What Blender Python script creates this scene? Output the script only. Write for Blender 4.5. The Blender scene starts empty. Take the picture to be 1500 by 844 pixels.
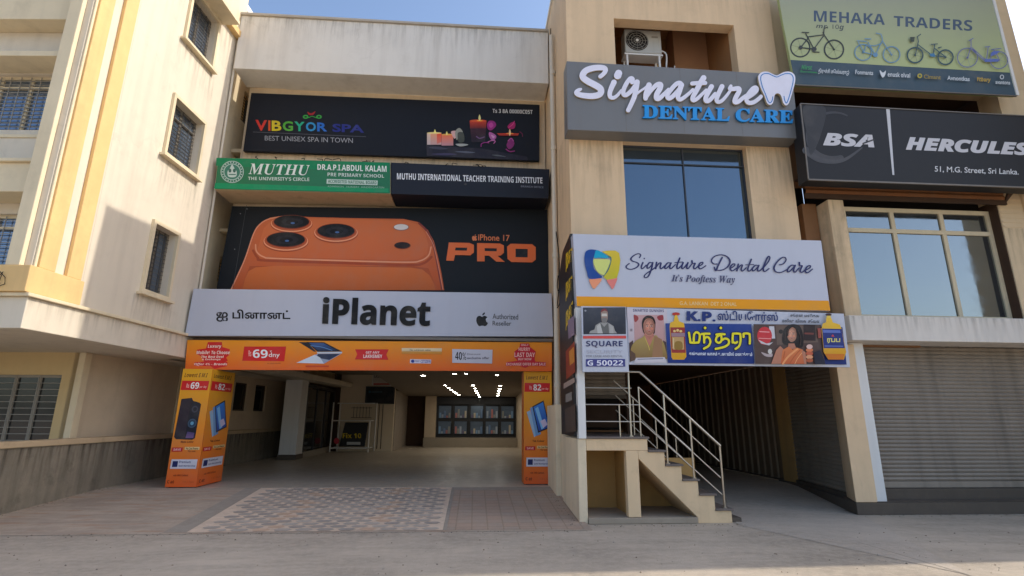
import bpy, bmesh, math, random
import numpy as np
from mathutils import Matrix, Vector
random.seed(7)
S = bpy.context.scene
COL = S.collection
R = math.radians

# ------------------------------------------------------------------ camera, sky, sun, exposure
CF, CP, CW, CR, CH = 763.57, .24303, .068995, .005475, 1.6      # focal length in photo pixels, pitch, yaw, roll, height

def cam_axes():
    cw, sw, cp, sp, cr, sr = math.cos(CW), math.sin(CW), math.cos(CP), math.sin(CP), math.cos(CR), math.sin(CR)
    rw = np.array([[cw, -sw, 0], [sw, cw, 0], [0, 0, 1]])
    ba = np.array([[1, 0, 0], [0, 0, -1], [0, 1, 0]], float)
    rp = np.array([[1, 0, 0], [0, cp, sp], [0, -sp, cp]])
    rr = np.array([[cr, -sr, 0], [sr, cr, 0], [0, 0, 1]])
    return rr @ rp @ ba @ rw
AX = cam_axes()
cam = bpy.data.cameras.new('camera')
cam.sensor_width = 36
cam.lens = 36 * CF / 1500
cam.clip_start = .05
cam.clip_end = 2000
cob = bpy.data.objects.new('camera', cam)
COL.objects.link(cob)
m4 = Matrix.Identity(4)
for i in range(3):
    m4[i][0], m4[i][1], m4[i][2] = AX[0][i], -AX[1][i], -AX[2][i]
m4[2][3] = CH
cob.matrix_world = m4
S.camera = cob

SUN_EL, SUN_AZ = 40.0, 2.0          # degrees; azimuth from +X (right along the fronts) towards +Y (behind them)
W = bpy.data.worlds.new('World')
S.world = W
W.use_nodes = True
nt = W.node_tree
sky = nt.nodes.new('ShaderNodeTexSky')
sky.sky_type = 'NISHITA'
sky.sun_disc = False
sky.sun_elevation = R(SUN_EL)
sky.sun_rotation = R(90 - SUN_AZ)
sky.air_density = 1.0
sky.dust_density = 2.0
sky.ozone_density = 1.5
bg = nt.nodes['Background']
nt.links.new(sky.outputs[0], bg.inputs[0])
bg.inputs[1].default_value = .15
sl = bpy.data.lights.new('sun', 'SUN')
sl.energy = 2.0
sl.angle = R(.5)
sl.color = (1, .93, .82)
so = bpy.data.objects.new('sun', sl)
COL.objects.link(so)
sd = Vector((math.cos(R(SUN_EL)) * math.cos(R(SUN_AZ)), math.cos(R(SUN_EL)) * math.sin(R(SUN_AZ)), math.sin(R(SUN_EL))))
so.rotation_euler = sd.to_track_quat('Z', 'Y').to_euler()
so.location = (30, 5, 30)
S.view_settings.view_transform = 'Standard'
S.view_settings.look = 'None'
S.view_settings.exposure = .86
S.view_settings.gamma = 1
S.view_settings.use_curve_mapping = False
S.render.engine = 'CYCLES'
S.cycles.max_bounces = 7
S.cycles.use_denoising = True

# ------------------------------------------------------------------ pixel -> point helpers (photo pixels onto real planes)
ORG = np.array([0, 0, CH])
def ray(x, y):
    return AX.T @ np.array([(x - 750) / CF, (y - 422) / CF, 1])
def on_y(x, y, Y):
    d = ray(x, y); return ORG + d * (Y / d[1])
def on_x(x, y, X):
    d = ray(x, y); return ORG + d * (X / d[0])
def on_z(x, y, z=0):
    d = ray(x, y); return ORG + d * ((z - CH) / d[2])
RAMP0, RAMP1, RAMPZ = 8.15, 11.4, .2
def ramp_z(Y):
    return RAMPZ * min(1, max(0, (Y - RAMP0) / (RAMP1 - RAMP0)))
def on_ramp(x, y):
    z = 0
    for _ in range(30):
        p = on_z(x, y, z); z = .5 * z + .5 * ramp_z(p[1])
    return on_z(x, y, z)

# ------------------------------------------------------------------ materials
def lin(c):
    return tuple(((v / 255 / 12.92) if v / 255 <= .04045 else ((v / 255 + .055) / 1.055) ** 2.4) for v in c)
MATS = {}
def mat(name, rgb, rough=.7, var=.12, scale=6, bump=0, bscale=60, streak=0, dirt=0, metal=0, spec=.4, dirtcol=(.16, .12, .08), coat=0, stretch=None, crack=0):
    """procedural surface: base colour, blotches, rain streaks running down, dirt spots, fine bump"""
    if name in MATS: return MATS[name]
    m = bpy.data.materials.new(name); m.use_nodes = True
    N, L = m.node_tree.nodes, m.node_tree.links
    b = N['Principled BSDF']
    b.inputs['Roughness'].default_value = rough
    b.inputs['Metallic'].default_value = metal
    b.inputs['Specular IOR Level'].default_value = spec
    if coat: b.inputs['Coat Weight'].default_value = coat
    tc = N.new('ShaderNodeTexCoord')
    def mapped(sc):
        mp = N.new('ShaderNodeMapping'); mp.inputs['Scale'].default_value = sc
        L.new(tc.outputs['Object'], mp.inputs[0]); return mp.outputs[0]
    def noise(vec, sc, det=5, ro=.6):
        n = N.new('ShaderNodeTexNoise'); n.inputs['Scale'].default_value = sc; n.inputs['Detail'].default_value = det; n.inputs['Roughness'].default_value = ro
        L.new(vec, n.inputs['Vector']); return n.outputs['Fac']
    def ramp(fac, p0, p1):
        r = N.new('ShaderNodeMapRange'); r.inputs[1].default_value = p0; r.inputs[2].default_value = p1
        L.new(fac, r.inputs[0]); return r.outputs[0]
    def mix(fac, a, bcol, mode='MIX'):
        x = N.new('ShaderNodeMix'); x.data_type = 'RGBA'; x.blend_type = mode
        if isinstance(fac, float): x.inputs[0].default_value = fac
        else: L.new(fac, x.inputs[0])
        for sock, v in ((x.inputs[6], a), (x.inputs[7], bcol)):
            if isinstance(v, tuple): sock.default_value = (*v, 1)
            else: L.new(v, sock)
        return x.outputs[2]
    def scl(k):
        return tuple(min(1, v * k) for v in rgb)
    v0 = mapped(stretch or (1, 1, 1))
    n1 = noise(v0, scale * .18, 6)
    n2 = noise(v0, scale, 6, .65)
    c = mix(ramp(n1, .3, .7), scl(1 - var), scl(1 + var * .8))
    c = mix(ramp(n2, .35, .75), c, scl(1 - var * .7)) if var else c
    if streak:
        ns = noise(mapped((3.2, 3.2, .22)), 1.1, 5, .6)
        x = N.new('ShaderNodeMath'); x.operation = 'MULTIPLY'; x.inputs[1].default_value = streak
        L.new(ramp(ns, .48, .85), x.inputs[0])
        c = mix(x.outputs[0], c, dirtcol)
    if crack:
        vo = N.new('ShaderNodeTexVoronoi'); vo.feature = 'DISTANCE_TO_EDGE'; vo.inputs['Scale'].default_value = crack
        wn = N.new('ShaderNodeTexNoise'); wn.inputs['Scale'].default_value = 1.5; wn.inputs['Detail'].default_value = 6
        L.new(v0, wn.inputs['Vector'])
        va = N.new('ShaderNodeVectorMath'); va.operation = 'ADD'; L.new(v0, va.inputs[0]); L.new(wn.outputs['Color'], va.inputs[1]); L.new(va.outputs[0], vo.inputs['Vector'])
        x = N.new('ShaderNodeMath'); x.operation = 'MULTIPLY'
        L.new(ramp(vo.outputs['Distance'], .012, .0), x.inputs[0]); L.new(ramp(n1, .48, .62), x.inputs[1])
        y = N.new('ShaderNodeMath'); y.operation = 'MULTIPLY'; y.inputs[1].default_value = .10; L.new(x.outputs[0], y.inputs[0])
        c = mix(y.outputs[0], c, dirtcol)
    if dirt:
        nd = noise(v0, scale * .6, 8, .7)
        x = N.new('ShaderNodeMath'); x.operation = 'MULTIPLY'; x.inputs[1].default_value = dirt
        L.new(ramp(nd, .55, .72), x.inputs[0])
        c = mix(x.outputs[0], c, dirtcol)
    L.new(c, b.inputs['Base Color'])
    rr = N.new('ShaderNodeMapRange'); rr.inputs[3].default_value = max(.02, rough - .1); rr.inputs[4].default_value = min(1, rough + .12)
    L.new(n2, rr.inputs[0]); L.new(rr.outputs[0], b.inputs['Roughness'])
    if bump:
        bp = N.new('ShaderNodeBump'); bp.inputs['Strength'].default_value = bump; bp.inputs['Distance'].default_value = .01
        L.new(noise(mapped((1, 1, 1)), bscale, 4), bp.inputs['Height']); L.new(bp.outputs[0], b.inputs['Normal'])
    MATS[name] = m
    return m

def plain(name, rgb, rough=.5, metal=0, emit=0, spec=.5):
    if name in MATS: return MATS[name]
    m = bpy.data.materials.new(name); m.use_nodes = True
    N, L = m.node_tree.nodes, m.node_tree.links
    b = N['Principled BSDF']
    b.inputs['Roughness'].default_value = rough; b.inputs['Metallic'].default_value = metal; b.inputs['Specular IOR Level'].default_value = spec
    n = N.new('ShaderNodeTexNoise'); n.inputs['Scale'].default_value = 9; n.inputs['Detail'].default_value = 5
    tc = N.new('ShaderNodeTexCoord'); L.new(tc.outputs['Object'], n.inputs['Vector'])
    r = N.new('ShaderNodeMix'); r.data_type = 'RGBA'
    r.inputs[6].default_value = (*[v * .9 for v in rgb], 1); r.inputs[7].default_value = (*[min(1, v * 1.08) for v in rgb], 1)
    L.new(n.outputs['Fac'], r.inputs[0]); L.new(r.outputs[2], b.inputs['Base Color'])
    if emit:
        b.inputs['Emission Color'].default_value = (*rgb, 1); b.inputs['Emission Strength'].default_value = emit
    MATS[name] = m
    return m

def ink_material(name, rough, spec, bump=.0):
    """printed vinyl: the colour comes from the print stored on the mesh, with faint fading and dust"""
    m = bpy.data.materials.new(name); m.use_nodes = True
    N, L = m.node_tree.nodes, m.node_tree.links
    b = N['Principled BSDF']; b.inputs['Roughness'].default_value = rough; b.inputs['Specular IOR Level'].default_value = spec
    a = N.new('ShaderNodeAttribute'); a.attribute_name = 'Print'
    tc = N.new('ShaderNodeTexCoord')
    n = N.new('ShaderNodeTexNoise'); n.inputs['Scale'].default_value = 2.2; n.inputs['Detail'].default_value = 8; n.inputs['Roughness'].default_value = .65
    L.new(tc.outputs['Object'], n.inputs['Vector'])
    r = N.new('ShaderNodeMapRange'); r.inputs[1].default_value = .45; r.inputs[2].default_value = .8; r.inputs[3].default_value = 0; r.inputs[4].default_value = .16
    L.new(n.outputs['Fac'], r.inputs[0])
    x = N.new('ShaderNodeMix'); x.data_type = 'RGBA'; x.inputs[7].default_value = (.30, .27, .23, 1)
    L.new(r.outputs[0], x.inputs[0]); L.new(a.outputs['Color'], x.inputs[6]); L.new(x.outputs[2], b.inputs['Base Color'])
    return m
INK = ink_material('printed_vinyl', .5, .25)
INK_MATT = ink_material('painted_letter', .45, .4)

def glass_mat(name, rgb, rough=.03, refl=.75, wave=.02):
    """tinted reflective pane: a mirror-like film over a dark tint, slightly wavy"""
    if name in MATS: return MATS[name]
    m = bpy.data.materials.new(name); m.use_nodes = True
    N, L = m.node_tree.nodes, m.node_tree.links
    b = N['Principled BSDF']
    b.inputs['Base Color'].default_value = (*rgb, 1); b.inputs['Metallic'].default_value = refl; b.inputs['Roughness'].default_value = rough
    tc = N.new('ShaderNodeTexCoord'); n = N.new('ShaderNodeTexNoise'); n.inputs['Scale'].default_value = 1.1; n.inputs['Detail'].default_value = 2
    L.new(tc.outputs['Object'], n.inputs['Vector'])
    bp = N.new('ShaderNodeBump'); bp.inputs['Strength'].default_value = wave; bp.inputs['Distance'].default_value = .2
    L.new(n.outputs['Fac'], bp.inputs['Height']); L.new(bp.outputs[0], b.inputs['Normal'])
    n2 = N.new('ShaderNodeTexNoise'); n2.inputs['Scale'].default_value = 5; n2.inputs['Detail'].default_value = 6
    L.new(tc.outputs['Object'], n2.inputs['Vector'])
    mr = N.new('ShaderNodeMapRange'); mr.inputs[3].default_value = rough; mr.inputs[4].default_value = rough + .12; mr.inputs[1].default_value = .4; mr.inputs[2].default_value = .9
    L.new(n2.outputs['Fac'], mr.inputs[0]); L.new(mr.outputs[0], b.inputs['Roughness'])
    MATS[name] = m
    return m

# ------------------------------------------------------------------ objects
def tag(o, label=None, cat=None, group=None, kind=None):
    if label: o['label'] = label
    if cat: o['category'] = cat
    if group: o['group'] = group
    if kind: o['kind'] = kind
    return o
def thing(name, loc, label, cat, group=None, rz=0):
    o = bpy.data.objects.new(name, None); COL.objects.link(o)
    o.location = loc; o.rotation_euler = (0, 0, rz); o.empty_display_size = .3
    return tag(o, label, cat, group)
def world_loc(o):
    v = Vector((0, 0, 0))
    while o is not None:
        v = v + o.location; o = o.parent
    return v
def clone(root, loc, label=None):
    """a copy of a thing with copies of its parts and sub-parts"""
    r = root.copy(); COL.objects.link(r); r.location = loc
    if label: r['label'] = label
    for ch in [c for c in root.children]:
        c = ch.copy(); COL.objects.link(c); c.parent = r
        for g in [g for g in ch.children]:
            d = g.copy(); COL.objects.link(d); d.parent = c
    return r

class MB:
    """collects faces with materials and links them as ONE mesh object"""
    def __init__(s): s.v, s.f, s.m, s.c, s.mats, s.smooth = [], [], [], [], [], []
    def mi(s, m):
        if m not in s.mats: s.mats.append(m)
        return s.mats.index(m)
    def face(s, pts, m, col=None, smooth=False):
        k = len(s.v); s.v += [tuple(map(float, p)) for p in pts]
        s.f.append(list(range(k, k + len(pts)))); s.m.append(s.mi(m)); s.smooth.append(smooth)
        s.c.append(col if isinstance(col, list) else [col or (1, 1, 1)] * len(pts))
    def mesh(s, verts, faces, m, smooth=False, col=None):
        k = len(s.v); s.v += [tuple(map(float, p)) for p in verts]; j = s.mi(m)
        for f in faces:
            s.f.append([k + i for i in f]); s.m.append(j); s.smooth.append(smooth); s.c.append([col or (1, 1, 1)] * len(f))
    def box(s, x0, x1, y0, y1, z0, z1, m):
        v = [(x, y, z) for z in (z0, z1) for y in (y0, y1) for x in (x0, x1)]
        s.mesh(v, [(0, 2, 3, 1), (4, 5, 7, 6), (0, 1, 5, 4), (2, 6, 7, 3), (0, 4, 6, 2), (1, 3, 7, 5)], m)
        return s
    def prism(s, pts, vec, m):
        """closed solid: the polygon pts swept by vec"""
        n = len(pts); p = [Vector(q) for q in pts]; w = Vector(vec)
        nrm = Vector((0, 0, 0))
        for i in range(n): nrm += p[i].cross(p[(i + 1) % n])
        if nrm.dot(w) > 0: p = p[::-1]
        v = [tuple(q) for q in p] + [tuple(q + w) for q in p]
        s.mesh(v, [tuple(range(n)), tuple(range(2 * n - 1, n - 1, -1))] + [(i, i + n, (i + 1) % n + n, (i + 1) % n) for i in range(n)], m)
        return s
    def bar(s, a, b, w, m, h=None):
        """rectangular bar from a to b"""
        a, b = Vector(a), Vector(b); d = (b - a).normalized()
        up = Vector((0, 0, 1)) if abs(d.z) < .95 else Vector((0, 1, 0))
        x = d.cross(up).normalized() * w / 2; y = x.cross(d).normalized() * (h or w) / 2
        v = [tuple(q + i * x + j * y) for q in (a, b) for i, j in ((-1, -1), (1, -1), (1, 1), (-1, 1))]
        s.mesh(v, [(0, 1, 2, 3), (7, 6, 5, 4), (0, 4, 5, 1), (1, 5, 6, 2), (2, 6, 7, 3), (3, 7, 4, 0)], m)
        return s
    def tube(s, pts, r, m, n=10, closed=False):
        P = [Vector(p) for p in pts]; k = len(P); v = []; f = []
        for i in range(k):
            a = P[(i - 1) % k] if closed else P[max(0, i - 1)]; b = P[(i + 1) % k] if closed else P[min(k - 1, i + 1)]
            d = (b - a).normalized(); up = Vector((0, 0, 1)) if abs(d.z) < .9 else Vector((0, 1, 0))
            x = d.cross(up).normalized(); y = x.cross(d).normalized()
            rr = r[i] if isinstance(r, (list, tuple)) else r
            v += [tuple(P[i] + rr * (math.cos(t) * x + math.sin(t) * y)) for t in [2 * math.pi * j / n for j in range(n)]]
        for i in range(k if closed else k - 1):
            for j in range(n):
                o, q = i * n, ((i + 1) % k) * n
                f.append((o + j, o + (j + 1) % n, q + (j + 1) % n, q + j))
        s.mesh(v, f, m, smooth=True)
        if not closed:
            s.mesh(v[:n], [tuple(range(n))[::-1]], m); s.mesh(v[-n:], [tuple(range(n))], m)
        return s
    def build(s, name, parent=None, bevel=0, local=False):
        me = bpy.data.meshes.new(name)
        off = Vector((0, 0, 0)) if (local or parent is None) else world_loc(parent)
        me.from_pydata([tuple(Vector(p) - off) for p in s.v], [], s.f)
        for m in s.mats: me.materials.append(m)
        me.polygons.foreach_set('material_index', s.m)
        me.polygons.foreach_set('use_smooth', s.smooth)
        if any(m in (INK, INK_MATT) for m in s.mats):
            at = me.color_attributes.new('Print', 'FLOAT_COLOR', 'CORNER')
            flat = []
            for c in s.c:
                for q in c: flat += [q[0], q[1], q[2], 1.0]
            at.data.foreach_set('color', flat)
        me.update()
        o = bpy.data.objects.new(name, me); COL.objects.link(o)
        if parent is not None: o.parent = parent
        if bevel:
            bm = o.modifiers.new('bevel', 'BEVEL'); bm.width = bevel; bm.segments = 2; bm.limit_method = 'ANGLE'; bm.angle_limit = R(40)
        return o
def box_obj(name, parent, x0, x1, y0, y1, z0, z1, m, bevel=.008):
    return MB().box(x0, x1, y0, y1, z0, z1, m).build(name, parent, bevel)
def struct(o):
    o['kind'] = 'structure'; return o

# ------------------------------------------------------------------ printed art and lettering on sign faces
GAIN = 1.08
def ink(c):
    return tuple(min(.92, v * GAIN) for v in lin(c))
def mapalpha(t, U, Lo, D=None):
    o = ''
    for ch in t:
        if 'A' <= ch <= 'Z': o += chr(U + ord(ch) - 65)
        elif 'a' <= ch <= 'z': o += chr(Lo + ord(ch) - 97)
        elif D and '0' <= ch <= '9': o += chr(D + ord(ch) - 48)
        else: o += ch
    return o
STY = {'sans': (0x1D5D4, 0x1D5EE, 0x1D7EC), 'serif': (0x1D400, 0x1D41A, 0x1D7CE), 'script': (0x1D4D0, 0x1D4EA, None),
       'ital': (0x1D63C, 0x1D656, None), 'serifital': (0x1D468, 0x1D482, None)}
TXT = {}
def txt_mesh(s, style, fat):
    k = (s, style, fat)
    if k in TXT: return TXT[k]
    c = bpy.data.curves.new('t', 'FONT'); c.body = mapalpha(s, *STY[style]) if style in STY else s
    c.size = 1; c.resolution_u = 3; c.offset = fat; c.fill_mode = 'FRONT'
    o = bpy.data.objects.new('t', c); COL.objects.link(o)
    dg = bpy.context.evaluated_depsgraph_get()
    me = bpy.data.meshes.new_from_object(o.evaluated_get(dg))
    v = np.array([p.co[:2] for p in me.vertices]); f = [tuple(p.vertices) for p in me.polygons]
    bpy.data.objects.remove(o); bpy.data.curves.remove(c); bpy.data.meshes.remove(me)
    lo, hi = v.min(0), v.max(0); v = (v - lo) / np.maximum(hi - lo, 1e-6)
    TXT[k] = (v, f)
    return TXT[k]
def smooth_path(pts, n=7, closed=False):
    P = [np.array(p, float) for p in pts]; k = len(P); out = []
    if k < 3: return P
    for i in range(k if closed else k - 1):
        if closed: a, b, c, d = P[(i - 1) % k], P[i], P[(i + 1) % k], P[(i + 2) % k]
        else: a, b, c, d = P[max(0, i - 1)], P[i], P[i + 1], P[min(k - 1, i + 2)]
        for j in range(n):
            t = j / n
            out.append(.5 * (2 * b + (c - a) * t + (2 * a - 5 * b + 4 * c - d) * t * t + (3 * b - 3 * c + d - a) * t ** 3))
    if not closed: out.append(P[-1])
    return out
def circ(cx, cy, rx, ry, n=20, a0=0, a1=360):
    return [(cx + rx * math.cos(R(a0 + (a1 - a0) * i / n)), cy + ry * math.sin(R(a0 + (a1 - a0) * i / n))) for i in range(n + (0 if a1 - a0 == 360 else 1))]

class Art:
    """art on one sign face; coordinates are photo pixels carried onto the plane of that face"""
    def __init__(s, parent, plane, value, normal, base=.003, step=.0004, scale=1, off=(0, 0)):
        s.parent, s.fn, s.val, s.n, s.h, s.step, s.sc, s.off = parent, {'Y': on_y, 'X': on_x}[plane], value, np.array(normal, float), base, step, scale, off
        s.parts = {}
    def zoom(s, sc=1, ox=0, oy=0):
        s.sc, s.off = sc, (ox, oy); return s
    def P(s, p, h):
        return s.fn(p[0] * s.sc + s.off[0], p[1] * s.sc + s.off[1], s.val) + s.n * h
    def mb(s, part):
        if part not in s.parts: s.parts[part] = MB()
        return s.parts[part]
    def lay(s):
        s.h += s.step; return s.h
    def poly(s, part, pts, col, smooth=False, same=False, mat_=None):
        if smooth: pts = smooth_path(pts, 6, True)
        h = s.h if same else s.lay()
        c = [ink(q) for q in col] if isinstance(col, list) else ink(col)
        s.mb(part).face([s.P(p, h) for p in pts], mat_ or INK, c)
    def grad(s, part, pts, ctop, cbot, smooth=False, axis=1, n=6):
        """polygon whose print fades from ctop to cbot along the picture"""
        if smooth: pts = smooth_path(pts, n, True)
        a = min(p[axis] for p in pts); b = max(p[axis] for p in pts)
        t0, t1 = ink(ctop), ink(cbot); h = s.lay()
        col = [tuple(t0[k] + (t1[k] - t0[k]) * (p[axis] - a) / max(1e-6, b - a) for k in range(3)) for p in pts]
        s.mb(part).face([s.P(p, h) for p in pts], INK, col)
    def rect(s, part, x0, y0, x1, y1, col, **k):
        s.poly(part, [(x0, y0), (x1, y0), (x1, y1), (x0, y1)], col, **k)
    def ell(s, part, cx, cy, rx, ry, col, n=20, **k):
        s.poly(part, circ(cx, cy, rx, ry, n), col, **k)
    def text(s, part, t, x0, x1, tl, bl, tr=None, br=None, col=(255, 255, 255), style='sans', lean=0, fat=0, depth=0, m=None):
        """the ink of t fills the box x0..x1, tl/bl at its left end and tr/br at its right end; lean shifts the top"""
        tr = tl if tr is None else tr; br = bl if br is None else br
        if part in ('lettering', 'print', 'label'): part = '%s@%d' % (part, len(s.parts))
        v, f = txt_mesh(t, style, fat); h = s.lay() + depth
        pts = []
        for u, w in v:
            yt, yb = tl + (tr - tl) * u, bl + (br - bl) * u
            pts.append((x0 + (x1 - x0) * u + lean * w, yb + (yt - yb) * w))
        mb = s.mb(part)
        front = [s.P(p, h) for p in pts]
        mb.mesh(front, f, m or INK, col=ink(col))
        if depth:
            cnt = {}
            for q in f:
                for i in range(len(q)):
                    e = (q[i], q[(i + 1) % len(q)]); cnt[frozenset(e)] = cnt.get(frozenset(e), []) + [e]
            back = [p - s.n * depth for p in front]
            k = len(front)
            mb.mesh(front + back, [(e[0][0] + k, e[0][1] + k, e[0][1], e[0][0]) for e in cnt.values() if len(e) == 1], m or INK, col=ink(tuple(c * .75 for c in col)))
    def line(s, part, pts, w, col, smooth=True, closed=False, depth=0, w1=None, side=None, m=None, n=7):
        """a stroke of width w (to w1) with round ends; with depth it is a solid raised letter stroke"""
        Q = smooth_path(pts, n, closed) if smooth else [np.array(p, float) for p in pts]
        if closed: Q = Q + [Q[0]]
        k = len(Q); h = s.lay() + depth; L, Rr, C = [], [], ink(col)
        for i in range(k):
            if closed: d = Q[(i + 1) % (k - 1)] - Q[(i - 1) % (k - 1)]
            else: d = Q[min(k - 1, i + 1)] - Q[max(0, i - 1)]
            d = d / (np.linalg.norm(d) + 1e-9); nn = np.array([-d[1], d[0]])
            ww = (w if not callable(w) else w(i / max(1, k - 1), d)) if w1 is None else w + (w1 - w) * i / max(1, k - 1)
            L.append(Q[i] + nn * ww / 2); Rr.append(Q[i] - nn * ww / 2)
        hs = [h + .0006 * i / k for i in range(k)]
        mb = s.mb(part); mm = m or INK
        Lp = [s.P(p, hh) for p, hh in zip(L, hs)]; Rp = [s.P(p, hh) for p, hh in zip(Rr, hs)]
        mb.mesh(Lp + Rp, [(i, i + 1, k + i + 1, k + i) for i in range(k - 1)], mm, col=C)
        caps = []
        if not closed and w1 is None or (w1 and not closed):
            for e, sg in ((0, -1), (k - 1, 1)):
                c0 = (L[e] + Rr[e]) / 2; rad = np.linalg.norm(L[e] - Rr[e]) / 2
                if rad < .05: continue
                a = L[e] - c0
                dirv = Q[1] - Q[0] if e == 0 else Q[-1] - Q[-2]
                dirv = dirv / (np.linalg.norm(dirv) + 1e-9) * rad * sg
                arc = [c0 + a * math.cos(t) + dirv * math.sin(t) for t in [math.pi * j / 8 for j in range(9)]]
                ap = [s.P(p, hs[e]) for p in arc]; mb.face(ap, mm, C); caps.append(ap)
        if depth:
            sc = ink(side or tuple(c * .7 for c in col)); D = -s.n * depth
            for seq in [Lp, Rp] + caps:
                q = len(seq); mb.mesh(list(seq) + [p + D for p in seq], [(i, i + 1, q + i + 1, q + i) for i in range(q - 1)], mm, col=sc)
    def done(s):
        return {k: b.build(k.split('@')[0], s.parent) for k, b in s.parts.items()}

# ------------------------------------------------------------------ palette of surfaces
CREAM = mat('cream_plaster', lin((222, 200, 168)), .85, .09, 3, .3, 90, streak=.26, dirt=.18, crack=.5)
CREAM_PALE = mat('pale_plaster', lin((218, 206, 186)), .85, .07, 3, .3, 90, streak=.20, dirt=.12, crack=.45)
PALE_GREY = mat('grey_white_plaster', lin((222, 218, 210)), .85, .06, 2, .25, 80, streak=.22, dirt=.12, crack=.4)
YELLOW = mat('yellow_ochre_paint', lin((228, 190, 130)), .8, .12, 4, .2, 90, streak=.25, dirt=.12)
YELLOW_PALE = mat('pale_yellow_plaster', lin((224, 207, 174)), .85, .09, 3, .2, 90, streak=.22, dirt=.14)
TAN = mat('tan_plaster', lin((226, 196, 158)), .85, .08, 2.5, .3, 80, streak=.24, dirt=.14, crack=.5)
TAN_DARK = mat('yellow_brown_plaster', lin((186, 148, 92)), .85, .12, 4, .2, 80, streak=.3, dirt=.2)
BEIGE = mat('beige_plaster', lin((208, 188, 160)), .85, .09, 3, .2, 80, streak=.2, dirt=.1)
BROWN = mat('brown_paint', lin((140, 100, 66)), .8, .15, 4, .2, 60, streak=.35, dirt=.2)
BROWN_DARK = mat('dark_brown_paint_and_shade', lin((70, 50, 36)), .8, .15, 4, .2, 60)
CONC = mat('weathered_concrete', lin((140, 130, 113)), .92, .24, 5, .5, 50, streak=.85, dirt=.5, dirtcol=(.07, .06, .045))
COPING = mat('coping_plaster', lin((196, 172, 138)), .9, .1, 5, .3, 60, streak=.1, dirt=.35)
WHITE = mat('white_paint', lin((226, 224, 220)), .7, .05, 3, .15, 80, streak=.16)
BOARD_GREY = mat('composite_panel_grey', lin((116, 116, 116)), .42, .05, 2, 0, streak=.2, spec=.5)
METAL_FRAME = mat('sign_frame_metal', lin((120, 112, 104)), .5, .1, 5, metal=.5)
BLACK = plain('black_panel', lin((30, 30, 32)), .5)
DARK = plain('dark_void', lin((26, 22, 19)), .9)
WOOD_FRAME = mat('cream_window_frame', lin((214, 198, 166)), .7, .08, 6, streak=.2)
STEEL = plain('brushed_steel', lin((178, 171, 160)), .3, 1)
GRILLE = plain('grey_grille_paint', lin((150, 146, 138)), .6, .2)
DARK_GRILLE = plain('dark_grille_paint', lin((70, 68, 66)), .6, .2)
SHUTTER = mat('shutter_galvanised', lin((150, 139, 126)), .55, .2, 3, 0, streak=.5, dirt=.15, metal=.1, dirtcol=(.05, .045, .04))
SHUTTER_BROWN = mat('rusty_shutter', lin((126, 80, 44)), .75, .25, 4, .1, 40, streak=.3, metal=.1)
GATE = mat('gate_channel', lin((150, 132, 110)), .6, .15, 4, metal=.3, streak=.2)
STONE_DARK = mat('dark_plinth_stone', lin((92, 82, 72)), .8, .15, 5, .3, 60, dirt=.35, streak=.3)
TREAD = mat('stair_tread_stone', lin((112, 100, 92)), .6, .14, 8, .1, 60, dirt=.15)
PIPE = mat('pvc_pipe', lin((210, 200, 182)), .5, .06, 4, streak=.25)
TINT = glass_mat('tinted_window_film', (.135, .18, .225), .05, .9, .02)
TINT2 = glass_mat('reflective_window_glass', (.24, .265, .275), .03, .9, .015)
PANE = glass_mat('dusky_window_pane', (.20, .25, .33), .12, .7, .03)
SHOPGLASS = glass_mat('dark_shop_glass', (.03, .03, .03), .06, .25, .01)

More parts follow.
